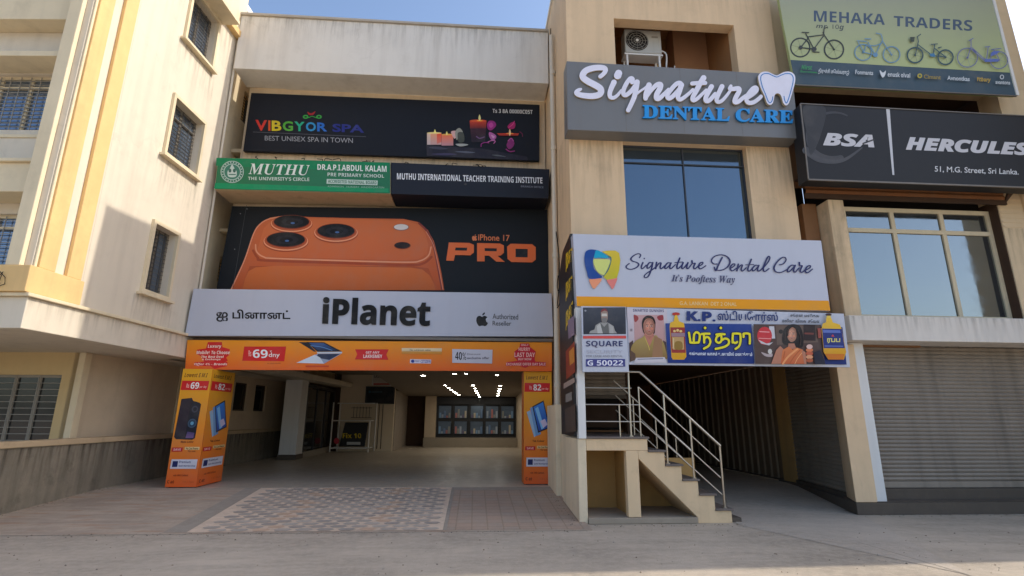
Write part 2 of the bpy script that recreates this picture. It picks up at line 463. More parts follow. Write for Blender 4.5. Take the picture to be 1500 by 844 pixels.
# ------------------------------------------------------------------ ground, driveway, paving
def ground_mat(name, rgb, extra=None, sc=1.0, patch=.25, rough=.9, bump=.6, blot=.35):
    m = bpy.data.materials.new(name); m.use_nodes = True
    N, L = m.node_tree.nodes, m.node_tree.links
    b = N['Principled BSDF']; b.inputs['Specular IOR Level'].default_value = .3
    tc = N.new('ShaderNodeTexCoord')
    def mp(s, rot=0):
        q = N.new('ShaderNodeMapping'); q.inputs['Scale'].default_value = s; q.inputs['Rotation'].default_value = (0, 0, rot)
        L.new(tc.outputs['Object'], q.inputs[0]); return q.outputs[0]
    def nz(v, s, d=6, r=.6):
        q = N.new('ShaderNodeTexNoise'); q.inputs['Scale'].default_value = s; q.inputs['Detail'].default_value = d; q.inputs['Roughness'].default_value = r
        L.new(v, q.inputs['Vector']); return q.outputs['Fac']
    def mr(f, a, c, o0=0., o1=1.):
        q = N.new('ShaderNodeMapRange'); q.inputs[1].default_value = a; q.inputs[2].default_value = c; q.inputs[3].default_value = o0; q.inputs[4].default_value = o1
        L.new(f, q.inputs[0]); return q.outputs[0]
    def mx(f, a, c, mode='MIX'):
        q = N.new('ShaderNodeMix'); q.data_type = 'RGBA'; q.blend_type = mode
        L.new(f, q.inputs[0])
        for sk, v in ((q.inputs[6], a), (q.inputs[7], c)):
            if isinstance(v, tuple): sk.default_value = (*v, 1)
            else: L.new(v, sk)
        return q.outputs[2]
    k = lambda f: tuple(min(1, v * f) for v in rgb)
    o = mp((1, 1, 1))
    c = mx(mr(nz(o, .55 * sc, 8), .32, .68), k(1 - patch), k(1 + patch * .7))
    c = mx(mr(nz(mp((.5, 2.4, 1), .3), 1.3 * sc, 8, .7), .45, .72, 0, blot), c, k(.62))
    c = mx(mr(nz(o, 9 * sc, 8, .75), .42, .7, 0, .6), c, k(1.25))
    if blot > .2: c = mx(mr(nz(o, 70, 3), .6, .72, 0, .5), c, k(.5))
    if extra: c = extra(N, L, o, c, mx, mr, nz, mp)
    L.new(c, b.inputs['Base Color'])
    L.new(mr(nz(o, 4, 6), .3, .7, rough - .12, min(1, rough + .08)), b.inputs['Roughness'])
    bp = N.new('ShaderNodeBump'); bp.inputs['Strength'].default_value = bump; bp.inputs['Distance'].default_value = .012
    L.new(nz(o, 45, 8, .75), bp.inputs['Height']); L.new(bp.outputs[0], b.inputs['Normal'])
    return m
def stamped(N, L, o, c, mx, mr, nz, mp):
    s = nz(mp((.55, 3.2, 1), -.55), 1.6, 5, .55)
    c = mx(mr(s, .42, .62, 0, .55), c, lin((156, 139, 122)))
    s2 = nz(mp((.7, 3.0, 1), -.55), 2.3, 4, .5)
    return mx(mr(s2, .55, .66, 0, .6), c, lin((176, 140, 112)))
def bricks(N, L, o, c, mx, mr, nz, mp):
    q = N.new('ShaderNodeTexBrick'); q.offset = 0.0; q.inputs['Scale'].default_value = 1; q.inputs['Brick Width'].default_value = .235; q.inputs['Row Height'].default_value = .22
    q.inputs['Mortar Size'].default_value = .012; q.inputs['Mortar Smooth'].default_value = .3
    q.inputs['Color1'].default_value = (*lin((170, 158, 146)), 1); q.inputs['Color2'].default_value = (*lin((182, 152, 134)), 1); q.inputs['Mortar'].default_value = (*lin((134, 118, 102)), 1)
    L.new(o, q.inputs['Vector'])
    x = N.new('ShaderNodeMix'); x.data_type = 'RGBA'; x.inputs[0].default_value = .42
    L.new(c, x.inputs[6]); L.new(q.outputs['Color'], x.inputs[7]); return x.outputs[2]
def big_tiles(N, L, o, c, mx, mr, nz, mp):
    q = N.new('ShaderNodeTexBrick'); q.offset = 0.0; q.inputs['Scale'].default_value = 1; q.inputs['Brick Width'].default_value = .6; q.inputs['Row Height'].default_value = .6
    q.inputs['Mortar Size'].default_value = .004
    q.inputs['Color1'].default_value = (*lin((182, 170, 152)), 1); q.inputs['Color2'].default_value = (*lin((188, 176, 158)), 1); q.inputs['Mortar'].default_value = (*lin((178, 166, 148)), 1)
    L.new(o, q.inputs['Vector'])
    x = N.new('ShaderNodeMix'); x.data_type = 'RGBA'; x.inputs[0].default_value = .6
    L.new(c, x.inputs[6]); L.new(q.outputs['Color'], x.inputs[7]); return x.outputs[2]
G_ROAD = ground_mat('road_concrete', lin((188, 173, 153)), patch=.26, blot=.7, bump=.8)
G_DRIVE = ground_mat('stamped_concrete', lin((186, 167, 146)), stamped, patch=.22)
G_BRICK = ground_mat('square_brick_paving', lin((174, 150, 126)), bricks, patch=.18)
G_PATH = ground_mat('path_concrete', lin((188, 174, 156)), patch=.18, blot=.5)
G_FLOOR = ground_mat('polished_floor_tiles', lin((182, 168, 148)), None, patch=.06, rough=.42, bump=.01, blot=.05)
G_BAND = ground_mat('grey_border_concrete', lin((164, 152, 136)), patch=.14)
G_GROUT = ground_mat('salmon_cream_grout', lin((216, 192, 166)), patch=.10)

g = MB(); g.box(-300, 300, -300, 300, -.6, 0, G_ROAD); struct(g.build('ground'))
# the driveway rises from the road to the arcade floor
RX0, RX1 = -7.6, 1.76
d = MB()
d.mesh([(RX0, RAMP0, .004), (RX1, RAMP0, .004), (RX1, RAMP1, RAMPZ), (RX0, RAMP1, RAMPZ), (RX0, RAMP0, -.3), (RX1, RAMP0, -.3), (RX1, RAMP1, -.3), (RX0, RAMP1, -.3)],
       [(0, 1, 2, 3), (7, 6, 5, 4), (0, 4, 5, 1), (1, 5, 6, 2), (2, 6, 7, 3), (3, 7, 4, 0)], G_DRIVE)
struct(d.build('driveway'))
f = MB(); f.box(-7.6, 2.1, RAMP1 + .002, 28, -.3, RAMPZ - .001, G_FLOOR); struct(f.build('arcade_floor'))
def rpt(x, y, lift):
    return (x, y, ramp_z(y) + .004 * (1 if y < RAMP1 else 1) + lift)
def ramp_sheet(name, poly, m, lift, nsub=1):
    b = MB()
    b.face([rpt(x, y, lift) for x, y in poly], m)
    return struct(b.build(name))
TL, TR_, TB, TBR = on_ramp(276, 779), on_ramp(649, 775), on_ramp(401, 708), on_ramp(665, 705)
yb = RAMP1 - .03
def xat(A, B, y): return A[0] + (B[0] - A[0]) * (y - A[1]) / (B[1] - A[1])
yf = RAMP0 + .06
t_poly = [(xat(TL, TB, yf), yf), (xat(TR_, TBR, yf), yf), (xat(TR_, TBR, yb), yb), (xat(TL, TB, yb), yb)]
ramp_sheet('tiled_paving', t_poly, G_GROUT, .004)
ramp_sheet('paving_border', [(t_poly[0][0] - .32, yf), (t_poly[0][0] - .004, yf), (t_poly[3][0] - .004, yb), (t_poly[3][0] - .30, yb)], G_BAND, .004)
ramp_sheet('brick_paving', [(t_poly[1][0] + .06, yf), (RX1 - .02, yf), (RX1 - .02, RAMP1 - .35), (t_poly[2][0] + .06, RAMP1 - .35)], G_BRICK, .004)
ramp_sheet('paving_strip', [(t_poly[1][0] + .004, yf), (t_poly[1][0] + .055, yf), (t_poly[2][0] + .055, yb), (t_poly[2][0] + .004, yb)], G_BAND, .005)
ramp_sheet('threshold_strip', [(t_poly[2][0] + .06, RAMP1 - .345), (RX1 - .02, RAMP1 - .345), (RX1 - .02, yb), (t_poly[2][0] + .06, yb)], G_BAND, .004)
# interlocking hexagonal blocks laid in the tiled strip
hx = MB()
TC = [plain('paver_grey_%s' % n, lin(c), .8) for n, c in (('mid', (174, 161, 146)), ('light', (184, 170, 154)), ('dark', (164, 152, 139)), ('salmon', (200, 168, 140)))]
pw, ph = .30, .155
ny = int((yb - yf) / ph)
for j in range(ny):
    y = yf + ph * (j + .5)
    xl, xr = xat(TL, TB, y) + .05, xat(TR_, TBR, y) - .05
    k0 = int(math.floor(xl / pw)) - 1
    for i in range(k0, int(xr / pw) + 2):
        x = (i + (.5 if j % 2 else 0)) * pw
        if x - pw * .42 < xl or x + pw * .42 > xr: continue
        jx, jy = random.uniform(-.004, .004), random.uniform(-.003, .003)
        a, bb, h = pw * .43, pw * .25, ph * .42
        pts = [(x - a + jx, y + jy), (x - bb + jx, y - h + jy), (x + bb + jx, y - h + jy), (x + a + jx, y + jy), (x + bb + jx, y + h + jy), (x - bb + jx, y + h + jy)]
        r_ = random.random()
        m = TC[3] if (i % 5 == 0 and r_ < .42) else TC[0] if r_ < .42 else TC[1] if r_ < .72 else TC[2]
        hx.face([rpt(px, py, .009) for px, py in pts], m)
struct(hx.build('paving_blocks'))
# seam where the driveway meets the road, and the paler path in front of the right-hand shop
sm = MB(); sm.face([(-7.4, RAMP0 - .035, .003), (1.7, RAMP0 - .03, .003), (1.7, RAMP0 - .004, .003), (-7.4, RAMP0 - .004, .003)], G_BAND); struct(sm.build('road_seam'))
p1, p2, p3, p4 = on_z(1092, 772), on_z(1142, 760), on_z(1425, 844), on_z(1480, 868)
pa = MB()
pa.face([(4.15, 8.35, .004), (p3[0], p3[1], .004), (6.55, 8.9, .004), (6.6, 9.15, .004), (6.6, 9.6, .012), (4.15, 9.6, .012)], G_PATH)
struct(pa.build('concrete_path'))
q = MB()
q.mesh([(1.98, 9.6, .012), (7.2, 9.6, .012), (7.6, 12.4, .16), (1.98, 12.4, .16), (7.6, 22, .18), (1.98, 22, .18)], [(0, 1, 2, 3), (3, 2, 4, 5)], G_PATH)
struct(q.build('passage_floor'))
crk = MB()
def crack(pts, w):
    for a, b in zip(pts[:-1], pts[1:]):
        d = np.array(b) - np.array(a); n = np.array([-d[1], d[0]]) / np.linalg.norm(d) * w
        crk.face([(*(np.array(a) - n), .0062), (*(np.array(b) - n), .0062), (*(np.array(b) + n), .0062), (*(np.array(a) + n), .0062)], G_BAND)
a0, b0 = on_z(1142, 761), on_z(1430, 846)
pts = [(a0[0] + (b0[0] - a0[0]) * t + random.uniform(-.01, .01), a0[1] + (b0[1] - a0[1]) * t + random.uniform(-.02, .02)) for t in np.linspace(0, 1, 9)]
crack(pts, .011)
struct(crk.build('path_joint'))

# ------------------------------------------------------------------ helpers for walls with openings and windows
class Fr:
    """a wall frame: origin O, U along the wall, V up, N out of the wall"""
    def __init__(s, O, U, N): s.O, s.U, s.V, s.N = Vector(O), Vector(U), Vector((0, 0, 1)), Vector(N)
    def pt(s, u, v, n=0): return tuple(s.O + s.U * u + s.V * v + s.N * n)
    def box(s, mb, u0, u1, v0, v1, n0, n1, m):
        mb.prism([s.pt(u0, v0, n0), s.pt(u1, v0, n0), s.pt(u1, v1, n0), s.pt(u0, v1, n0)], s.N * (n1 - n0), m)
    def panel(s, mb, u0, u1, v0, v1, holes, t, m, reveal=None):
        us = sorted({u0, u1, *[h[0] for h in holes], *[h[1] for h in holes]}); vs = sorted({v0, v1, *[h[2] for h in holes], *[h[3] for h in holes]})
        for a, b in zip(us[:-1], us[1:]):
            for c, d in zip(vs[:-1], vs[1:]):
                if any(h[0] <= a and b <= h[1] and h[2] <= c and d <= h[3] for h in holes): continue
                mb.face([s.pt(a, c), s.pt(b, c), s.pt(b, d), s.pt(a, d)], m)
                mb.face([s.pt(a, c, -t), s.pt(a, d, -t), s.pt(b, d, -t), s.pt(b, c, -t)], m)
        for h in holes + [(u0, u1, v0, v1)]:
            c = [(h[0], h[2]), (h[1], h[2]), (h[1], h[3]), (h[0], h[3])]
            for (a, b), (c2, d2) in zip(c, c[1:] + c[:1]):
                mb.face([s.pt(a, b), s.pt(c2, d2), s.pt(c2, d2, -t), s.pt(a, b, -t)], reveal or m)
def window(root, F, u0, u1, v0, v1, depth=.12, cols=2, transom=None, pane=None, fm=None, gm=None, bars=.085, name='window', grille=True, fw=.05, local=True, verts=3):
    """frame is the part; its panes and grille are sub-parts"""
    b = MB(); fm = fm or WOOD_FRAME
    n0, n1 = -depth - .05, -depth
    F.box(b, u0, u0 + fw, v0, v1, n0, n1, fm); F.box(b, u1 - fw, u1, v0, v1, n0, n1, fm)
    F.box(b, u0 + fw, u1 - fw, v0, v0 + fw, n0, n1, fm); F.box(b, u0 + fw, u1 - fw, v1 - fw, v1, n0, n1, fm)
    for i in range(1, cols):
        u = u0 + (u1 - u0) * i / cols
        F.box(b, u - fw / 2, u + fw / 2, v0 + fw, v1 - fw, n0, n1, fm)
    if transom:
        F.box(b, u0 + fw, u1 - fw, transom - fw / 2, transom + fw / 2, n0, n1 + .003, fm)
    w = b.build(name, root, local=local)
    p = MB(); F.box(p, u0 + .01, u1 - .01, v0 + .01, v1 - .01, n0 - .01, n0 + .02, pane or PANE)
    po = p.build('pane', w, local=local)
    if grille:
        k = MB(); z = v0 + fw + bars * .6
        while z < v1 - fw - .02:
            F.box(k, u0 + fw * .5, u1 - fw * .5, z - .006, z + .006, n1 + .012, n1 + .024, gm or GRILLE); z += bars
        for i in range(1, verts * cols):
            u = u0 + (u1 - u0) * i / (verts * cols)
            F.box(k, u - .006, u + .006, v0 + fw * .5, v1 - fw * .5, n1 + .024, n1 + .034, gm or GRILLE)
        k.build('grille', w, local=local)
    return w

def stain_material():
    """rain streaks that start under an edge and run out downwards, see-through between them"""
    m = bpy.data.materials.new('rain_stain'); m.use_nodes = True
    N, L = m.node_tree.nodes, m.node_tree.links
    b = N['Principled BSDF']; b.inputs['Base Color'].default_value = (.10, .085, .065, 1); b.inputs['Roughness'].default_value = .95; b.inputs['Specular IOR Level'].default_value = .1
    tc = N.new('ShaderNodeTexCoord'); mp = N.new('ShaderNodeMapping'); mp.inputs['Scale'].default_value = (7, 7, .5); L.new(tc.outputs['Object'], mp.inputs[0])
    n = N.new('ShaderNodeTexNoise'); n.inputs['Scale'].default_value = 1.7; n.inputs['Detail'].default_value = 6; n.inputs['Roughness'].default_value = .65; L.new(mp.outputs[0], n.inputs['Vector'])
    sp = N.new('ShaderNodeSeparateXYZ'); L.new(tc.outputs['Generated'], sp.inputs[0])
    pw = N.new('ShaderNodeMath'); pw.operation = 'POWER'; pw.inputs[1].default_value = 1.6; L.new(sp.outputs['Z'], pw.inputs[0])
    r = N.new('ShaderNodeMapRange'); r.inputs[1].default_value = .46; r.inputs[2].default_value = .74; r.inputs[4].default_value = .40; L.new(n.outputs['Fac'], r.inputs[0])
    x = N.new('ShaderNodeMath'); x.operation = 'MULTIPLY'; L.new(r.outputs[0], x.inputs[0]); L.new(pw.outputs[0], x.inputs[1])
    L.new(x.outputs[0], b.inputs['Alpha'])
    return m
STAIN = stain_material()
def stain(root, F, u0, u1, v0, v1, local=False, n=.0025):
    b = MB(); b.face([F.pt(u0, v0, n), F.pt(u1, v0, n), F.pt(u1, v1, n), F.pt(u0, v1, n)], STAIN); b.build('rain_stain', root, local=local)

# ------------------------------------------------------------------ the apartment building on the left
LA = R(4)
lu, ln = np.array([math.sin(LA), math.cos(LA)]), np.array([math.cos(LA), -math.sin(LA)])
LC = -7.0938
lloc = LC * ln + 8 * lu
apt = thing('apartment_building', (lloc[0], lloc[1], 0), 'pale apartment building with yellow striped corner pilaster, barred windows and sunlit side wall', 'building', rz=-LA)
SF = Fr((0, 0, 0), (0, 1, 0), (1, 0, 0))        # side wall: u = local y, out = local x
b = MB()
wins = [(1.62, 2.58, 9.52, 10.72), (1.63, 2.66, 6.80, 8.06), (1.70, 2.40, 3.95, 5.28)]
SF.panel(b, .33, 3.48, 3.3, 12.8, wins, .22, CREAM_PALE)
b.box(-.6, -.22, 3.2, 3.47, 3.3, 12.8, CREAM_PALE)
b.box(-9, -.25, 3.0, 3.2, 3.3, 12.8, CREAM_PALE)
b.build('wall', apt, local=True)
for (u0, u1, v0, v1) in wins:
    w = window(apt, SF, u0, u1, v0, v1, depth=.14, cols=2, transom=v1 - .3 if v0 < 9 and v0 > 5 else None, fm=plain('weathered_grey_frame', lin((120, 112, 100)), .7), gm=DARK_GRILLE, verts=2)
    s_ = MB()
    for a, bb, c, d in ((u0 - .07, u0, v0 - .07, v1 + .07), (u1, u1 + .07, v0 - .07, v1 + .07), (u0, u1, v1, v1 + .07), (u0, u1, v0 - .07, v0)):
        SF.box(s_, a, bb, c, d, .002, .06, YELLOW_PALE)
    SF.box(s_, u0 - .14, u1 + .14, v0 - .12, v0 - .072, .002, .12, YELLOW_PALE)
    if v0 > 9: SF.box(s_, u0 - .12, u1 + .15, v1 + .072, v1 + .16, .002, .45, YELLOW_PALE)
    s_.build('surround', w, local=True)
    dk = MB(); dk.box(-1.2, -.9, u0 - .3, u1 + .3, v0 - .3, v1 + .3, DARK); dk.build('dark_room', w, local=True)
for (u0, u1, v0, v1) in wins: stain(apt, SF, u0 - .2, u1 + .25, v0 - 1.3, v0 - .125, True)
stain(apt, SF, .4, 3.45, 9.3, 10.94, True)
stain(apt, Fr((.06, 0, 0), (0, 1, 0), (1, 0, 0)), -.60, 3.88, 2.82, 3.25, True)
# corner pilaster of white and yellow ribs
b = MB()
b.box(-.33, .004, -.62, .328, 3.72, 12.8, CREAM_PALE)
b.build('pilaster', apt, bevel=.01, local=True)
b = MB()
b.box(.006, .07, -.06, .22, 3.72, 12.8, YELLOW)
b.box(.006, .07, -.56, -.28, 3.72, 12.8, YELLOW)
b.box(.006, .04, -.61, -.565, 3.72, 12.8, YELLOW_PALE)
b.box(-.315, -.10, -.70, -.622, 3.72, 12.8, YELLOW_PALE)
b.build('pilaster_ribs', apt, bevel=.012, local=True)
b = MB(); b.box(-.42, .09, -.72, .27, 3.32, 3.718, YELLOW); b.build('pilaster_base', apt, bevel=.012, local=True)
b = MB()
b.prism([(-9, -.62, 2.8), (.06, -.62, 2.8), (.06, 3.9, 2.8), (-9, 3.9, 2.8)], (0, 0, .46), CREAM_PALE)
b.prism([(-9, -.68, 3.262), (.12, -.68, 3.262), (.12, 3.9, 3.262), (-9, 3.9, 3.262)], (0, 0, .055), YELLOW_PALE)
b.build('ledge', apt, bevel=.01, local=True)
b = MB()
b.box(-.55, .14, .0, 3.62, 10.95, 11.12, YELLOW)
b.box(-.45, .08, .0, 3.56, 11.122, 12.9, YELLOW_PALE)
b.build('parapet_band', apt, bevel=.01, local=True)
# front: windows between sunshades and spandrels
FF = Fr((0, 0, 0), (1, 0, 0), (0, -1, 0))       # front plane, out = -local y; n measured from local y = 0
fb = MB()
FW = Fr((0, .02, 0), (1, 0, 0), (0, -1, 0))
fwin = [(-2.5, -.90, 6.33, 7.42), (-2.5, -.90, 3.78, 4.80)]
FW.panel(fb, -4.5, -.331, 3.3, 12.8, fwin, .2, CREAM_PALE)
fb.build('front_wall', apt, local=True)
for (u0, u1, v0, v1) in fwin:
    w = window(apt, FW, u0, u1, v0, v1, depth=.08, cols=3, transom=v1 - .22, gm=GRILLE, verts=3, bars=.075)
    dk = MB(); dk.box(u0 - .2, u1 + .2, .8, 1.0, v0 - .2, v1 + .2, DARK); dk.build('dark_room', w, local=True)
b = MB()
b.box(-4.5, -.52, -.45, .018, 7.44, 7.54, YELLOW_PALE)         # upper sunshade slab
b.box(-4.5, -.44, -.18, .018, 7.542, 8.12, CREAM_PALE)
b.box(-4.5, -.335, -.50, .018, 8.122, 9.4, YELLOW_PALE)
b.box(-4.5, -.36, -.46, .018, 4.98, 5.47, YELLOW_PALE)         # spandrel above the lower window
b.box(-4.5, -.34, -.52, .018, 5.472, 5.53, YELLOW_PALE)
b.box(-4.5, -.42, -.12, .018, 5.532, 6.1, CREAM_PALE)
b.box(-4.5, -.40, -.14, .018, 6.10, 6.16, YELLOW_PALE)
b.build('sunshade', apt, bevel=.008, local=True)
# ground floor, set back under the overhang
gx, gy = -1.36, 2.35
b = MB()
GF = Fr((gx, 0, 0), (0, 1, 0), (1, 0, 0))
gw = [(8.2, 9.0, 1.75, 2.6), (9.5, 10.3, 1.75, 2.6)]
GF.panel(b, gy, 20, 0, 2.8, gw, .2, BEIGE)
GG = Fr((0, gy, 0), (1, 0, 0), (0, -1, 0))
gfw = (-3.6, gx - .38, 1.0, 2.36)
GG.panel(b, -9, gx - .001, 0, 2.8, [gfw], .2, mat('warm_beige_plaster', lin((206, 180, 132)), .85, .06, 3, .2, 80, streak=.12))
b.build('ground_floor_wall', apt, local=True)
b = MB(); b.box(gx - .08, gx + .05, gy - .05, gy + .12, 0, 2.798, YELLOW_PALE); b.build('corner_strip', apt, bevel=.01, local=True); b = MB(); b.box(gx + .002, gx + .05, gy + 3.05, gy + 3.2, 0, 2.798, YELLOW_PALE); b.build('wall_strip', apt, bevel=.01, local=True)
w = window(apt, GG, *gfw, depth=.06, cols=4, gm=GRILLE, verts=1, bars=.12, pane=SHOPGLASS, fm=plain('grey_frame', lin((150, 142, 130)), .6))
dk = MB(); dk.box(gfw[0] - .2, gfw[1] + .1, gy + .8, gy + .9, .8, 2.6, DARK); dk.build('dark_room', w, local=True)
for h in gw:
    w = window(apt, GF, *h, depth=.06, cols=1, grille=False, pane=SHOPGLASS, fm=plain('dark_wood_frame', lin((70, 56, 44)), .7))
# rear wing seen through the slot beside the arcade building
b = MB()
RF = Fr((-.30, 0, 0), (0, 1, 0), (1, 0, 0))
rw = [(4.62, 5.12, 4.86, 5.52), (4.62, 5.12, 9.4, 10.3)]
RF.panel(b, 3.5, 14, 2.8, 12, rw, .2, YELLOW_PALE)
b.build('rear_wing_wall', apt, local=True)
b = MB(); b.box(-4, .30, 3.92, 20, 2.80, 2.98, CREAM_PALE); b.build('rear_soffit', apt, local=True)
for h in rw:
    w = window(apt, RF, *h, depth=.1, cols=2, verts=1, gm=DARK_GRILLE, fm=YELLOW)
b = MB(); b.box(-.298, .02, 4.4, 5.5, 6.1, 6.18, YELLOW_PALE); b.build('rear_sunshade', apt, local=True); b = MB(); b.box(-.298, .02, 4.4, 5.5, 8.3, 8.4, YELLOW_PALE); b.build('rear_sunshade', apt, local=True)
b = MB(); b.tube([(.05, 3.42, 3.4), (.05, 3.42, 10.9)], .03, PIPE, 8); b.build('rain_pipe', apt, local=True)
b = MB(); b.box(-9, -.3, .2, 14, 12.5, 12.7, PALE_GREY); b.box(-9, -8.8, .2, 14, 0, 12.5, CREAM_PALE); b.build('roof', apt, local=True)
cb = MB()
cb.tube([(-.36, -.72, 3.5), (-.3, -.75, 3.6), (-.22, -.74, 3.52), (-.2, -.74, 3.42), (-.3, -.745, 3.38), (-.34, -.75, 3.48), (-.26, -.75, 3.6), (-.3, -.74, 3.4)], .006, DARK, 5)
cb.tube([(-.3, -.735, 3.38), (-.36, -.70, 2.9), (-.38, -.64, 2.8)], .006, DARK, 5)
cb.build('cable_coil', apt, local=True)

# compound wall
cwa = R(2)
cv = np.array([math.sin(cwa), math.cos(cwa)]); cn = np.array([math.cos(cwa), -math.sin(cwa)])
c0 = np.array([-7.37, 9.03])
def cpt(s, n, z): p = c0 + cv * s + cn * n; return (p[0], p[1], z)
cw_ = thing('compound_wall', (c0[0], c0[1], 0), 'long grey weathered boundary wall with a beige coping running back along the driveway', 'wall')
b = MB(); b.prism([cpt(-9, 0, 0), cpt(14.5, 0, 0), cpt(14.5, -.22, 0), cpt(-9, -.22, 0)], (0, 0, 1.075), CONC); b.build('masonry', cw_); stain(cw_, Fr((c0[0], c0[1], 0), (cv[0], cv[1], 0), (cn[0], cn[1], 0)), -8.9, 14.4, .12, 1.07); stain(cw_, Fr((c0[0], c0[1], 0), (cv[0], cv[1], 0), (cn[0], cn[1], 0)), -8.9, 14.4, .45, 1.068, n=.0045)
b = MB(); b.prism([cpt(-9, .035, 1.077), cpt(14.5, .035, 1.077), cpt(14.5, -.25, 1.077), cpt(-9, -.25, 1.077)], (0, 0, .10), COPING); b.build('coping', cw_, bevel=.012)
ms = mat('moss_dirt', lin((74, 68, 54)), .95, .3, 9, .4, 60)
b = MB(); b.prism([cpt(-1.0, .002, 0), cpt(13, .002, 0), cpt(13, .045, 0), cpt(-1, .06, 0)], (0, 0, .035), ms)
b.prism([cpt(2.4, .002, .03), cpt(13, .002, .2), cpt(13, .04, .2), cpt(2.4, .05, .03)], (0, 0, .035), ms); b.build('dirt_line', cw_)

# ------------------------------------------------------------------ the arcade building (middle)
arc = thing('arcade_building', (-2.2, 12.6, .2), 'flat-roofed shop building with grey parapet, open ground-floor arcade between orange wrapped columns', 'building')
b = MB()
b.box(-6.2, 1.742, 11.8, 12.58, 10.04, 11.60, PALE_GREY)
b.build('parapet', arc, bevel=.01)
b = MB(); b.box(-6.23, 1.745, 11.75, 12.7, 11.602, 11.67, mat('coping_grey', lin((176, 168, 156)), .9, .1, 4, .3, streak=.2)); b.build('coping', arc, bevel=.008)
b = MB()
b.box(-6.12, 1.745, 12.6, 12.85, 3.3, 10.038, CREAM)
b.box(-6.12, -5.9, 12.852, 27.5, 3.3, 11.5, CREAM)
b.box(-6.12, 2.1, 12.86, 27.5, 11.2, 11.5, PALE_GREY)
b.build('upper_wall', arc)
PF = Fr((0, 11.8, 0), (1, 0, 0), (0, -1, 0)); stain(arc, PF, -6.15, 1.7, 10.55, 11.595); stain(arc, Fr((0, 12.6, 0), (1, 0, 0), (0, -1, 0)), -6.1, 1.74, 7.6, 8.2)
def ceil_z(Y): return 3.02 - .42 * min(1, max(0, (Y - 17) / 9.5))
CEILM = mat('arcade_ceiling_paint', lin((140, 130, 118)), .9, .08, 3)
b = MB()
v = [(-3.36, 11.86, 3.02), (2.2, 11.86, 3.02), (2.2, 17, 3.02), (-3.36, 17, 3.02), (2.2, 26.5, 2.60), (-3.36, 26.5, 2.60), (2.2, 27.6, 2.60), (-3.36, 27.6, 2.60)]
v += [(x, y, 3.28) for x, y, z in v]
b.mesh(v, [(0, 3, 2, 1), (3, 5, 4, 2), (5, 7, 6, 4), (8, 9, 10, 11), (11, 10, 12, 13), (13, 12, 14, 15), (0, 1, 9, 8)], CEILM)
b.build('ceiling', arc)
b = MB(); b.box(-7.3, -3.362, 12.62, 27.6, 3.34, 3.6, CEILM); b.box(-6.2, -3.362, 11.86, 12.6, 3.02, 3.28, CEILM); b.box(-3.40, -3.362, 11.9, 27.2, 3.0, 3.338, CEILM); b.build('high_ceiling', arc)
b = MB(); b.box(2.1, 2.22, 12.9, 27.5, .2, 3.0, BEIGE); b.box(1.99, 2.22, 12.6, 12.89, .2, 3.0, BEIGE); b.build('side_wall', arc)
b = MB(); b.box(-5.68, -3.401, 23, 23.2, .2, 3.338, mat('cream_inner_plaster', lin((222, 204, 176)), .8, .06, 3)); b.build('inner_wall', arc)
b = MB(); b.box(-3.40, -3.36, 23.2, 27.3, .2, 2.7, mat('grey_corridor_wall', lin((160, 148, 134)), .7, .1, 3)); b.build('corridor_wall', arc)
b = MB(); b.box(-2.42, -1.88, 26.6, 27.0, .2, 2.6, BEIGE); b.build('rear_column', arc, bevel=.01)
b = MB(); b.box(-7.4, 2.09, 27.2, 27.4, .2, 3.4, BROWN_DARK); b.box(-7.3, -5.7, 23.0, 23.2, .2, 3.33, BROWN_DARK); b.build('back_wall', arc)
b = MB(); b.box(-2.4, 2.09, 26.0, 27.15, .2, .62, mat('step_stone', lin((150, 138, 120)), .5, .08, 5)); b.build('step', arc, bevel=.01)
b = MB(); b.box(-6.42, -5.87, 18.5, 19.2, .2, 3.335, WHITE); wc = b.build('front_column', arc, bevel=.012)
b = MB(); b.box(-6.45, -5.84, 18.47, 19.23, .2, .36, STONE_DARK); b.build('column_base', wc, bevel=.01)
# dark glass shop along the left of the arcade
ds = thing('glass_partition', (-5.9, 21, .2), 'dark glass shop partition behind the white column on the left of the arcade', 'partition')
b = MB(); b.box(-5.93, -5.90, 19.3, 22.9, .45, 2.55, SHOPGLASS); b.build('pane', ds)
b = MB()
for y in (19.26, 20.4, 21.6, 22.86): b.box(-5.95, -5.87, y, y + .06, .4, 2.6, BLACK)
b.box(-5.95, -5.87, 19.26, 22.92, 2.602, 2.70, BLACK); b.box(-5.96, -5.86, 19.26, 22.92, .2, .398, mat('pale_kerb', lin((150, 140, 124)), .8, .1, 5))
b.build('frame', ds, bevel=.005)

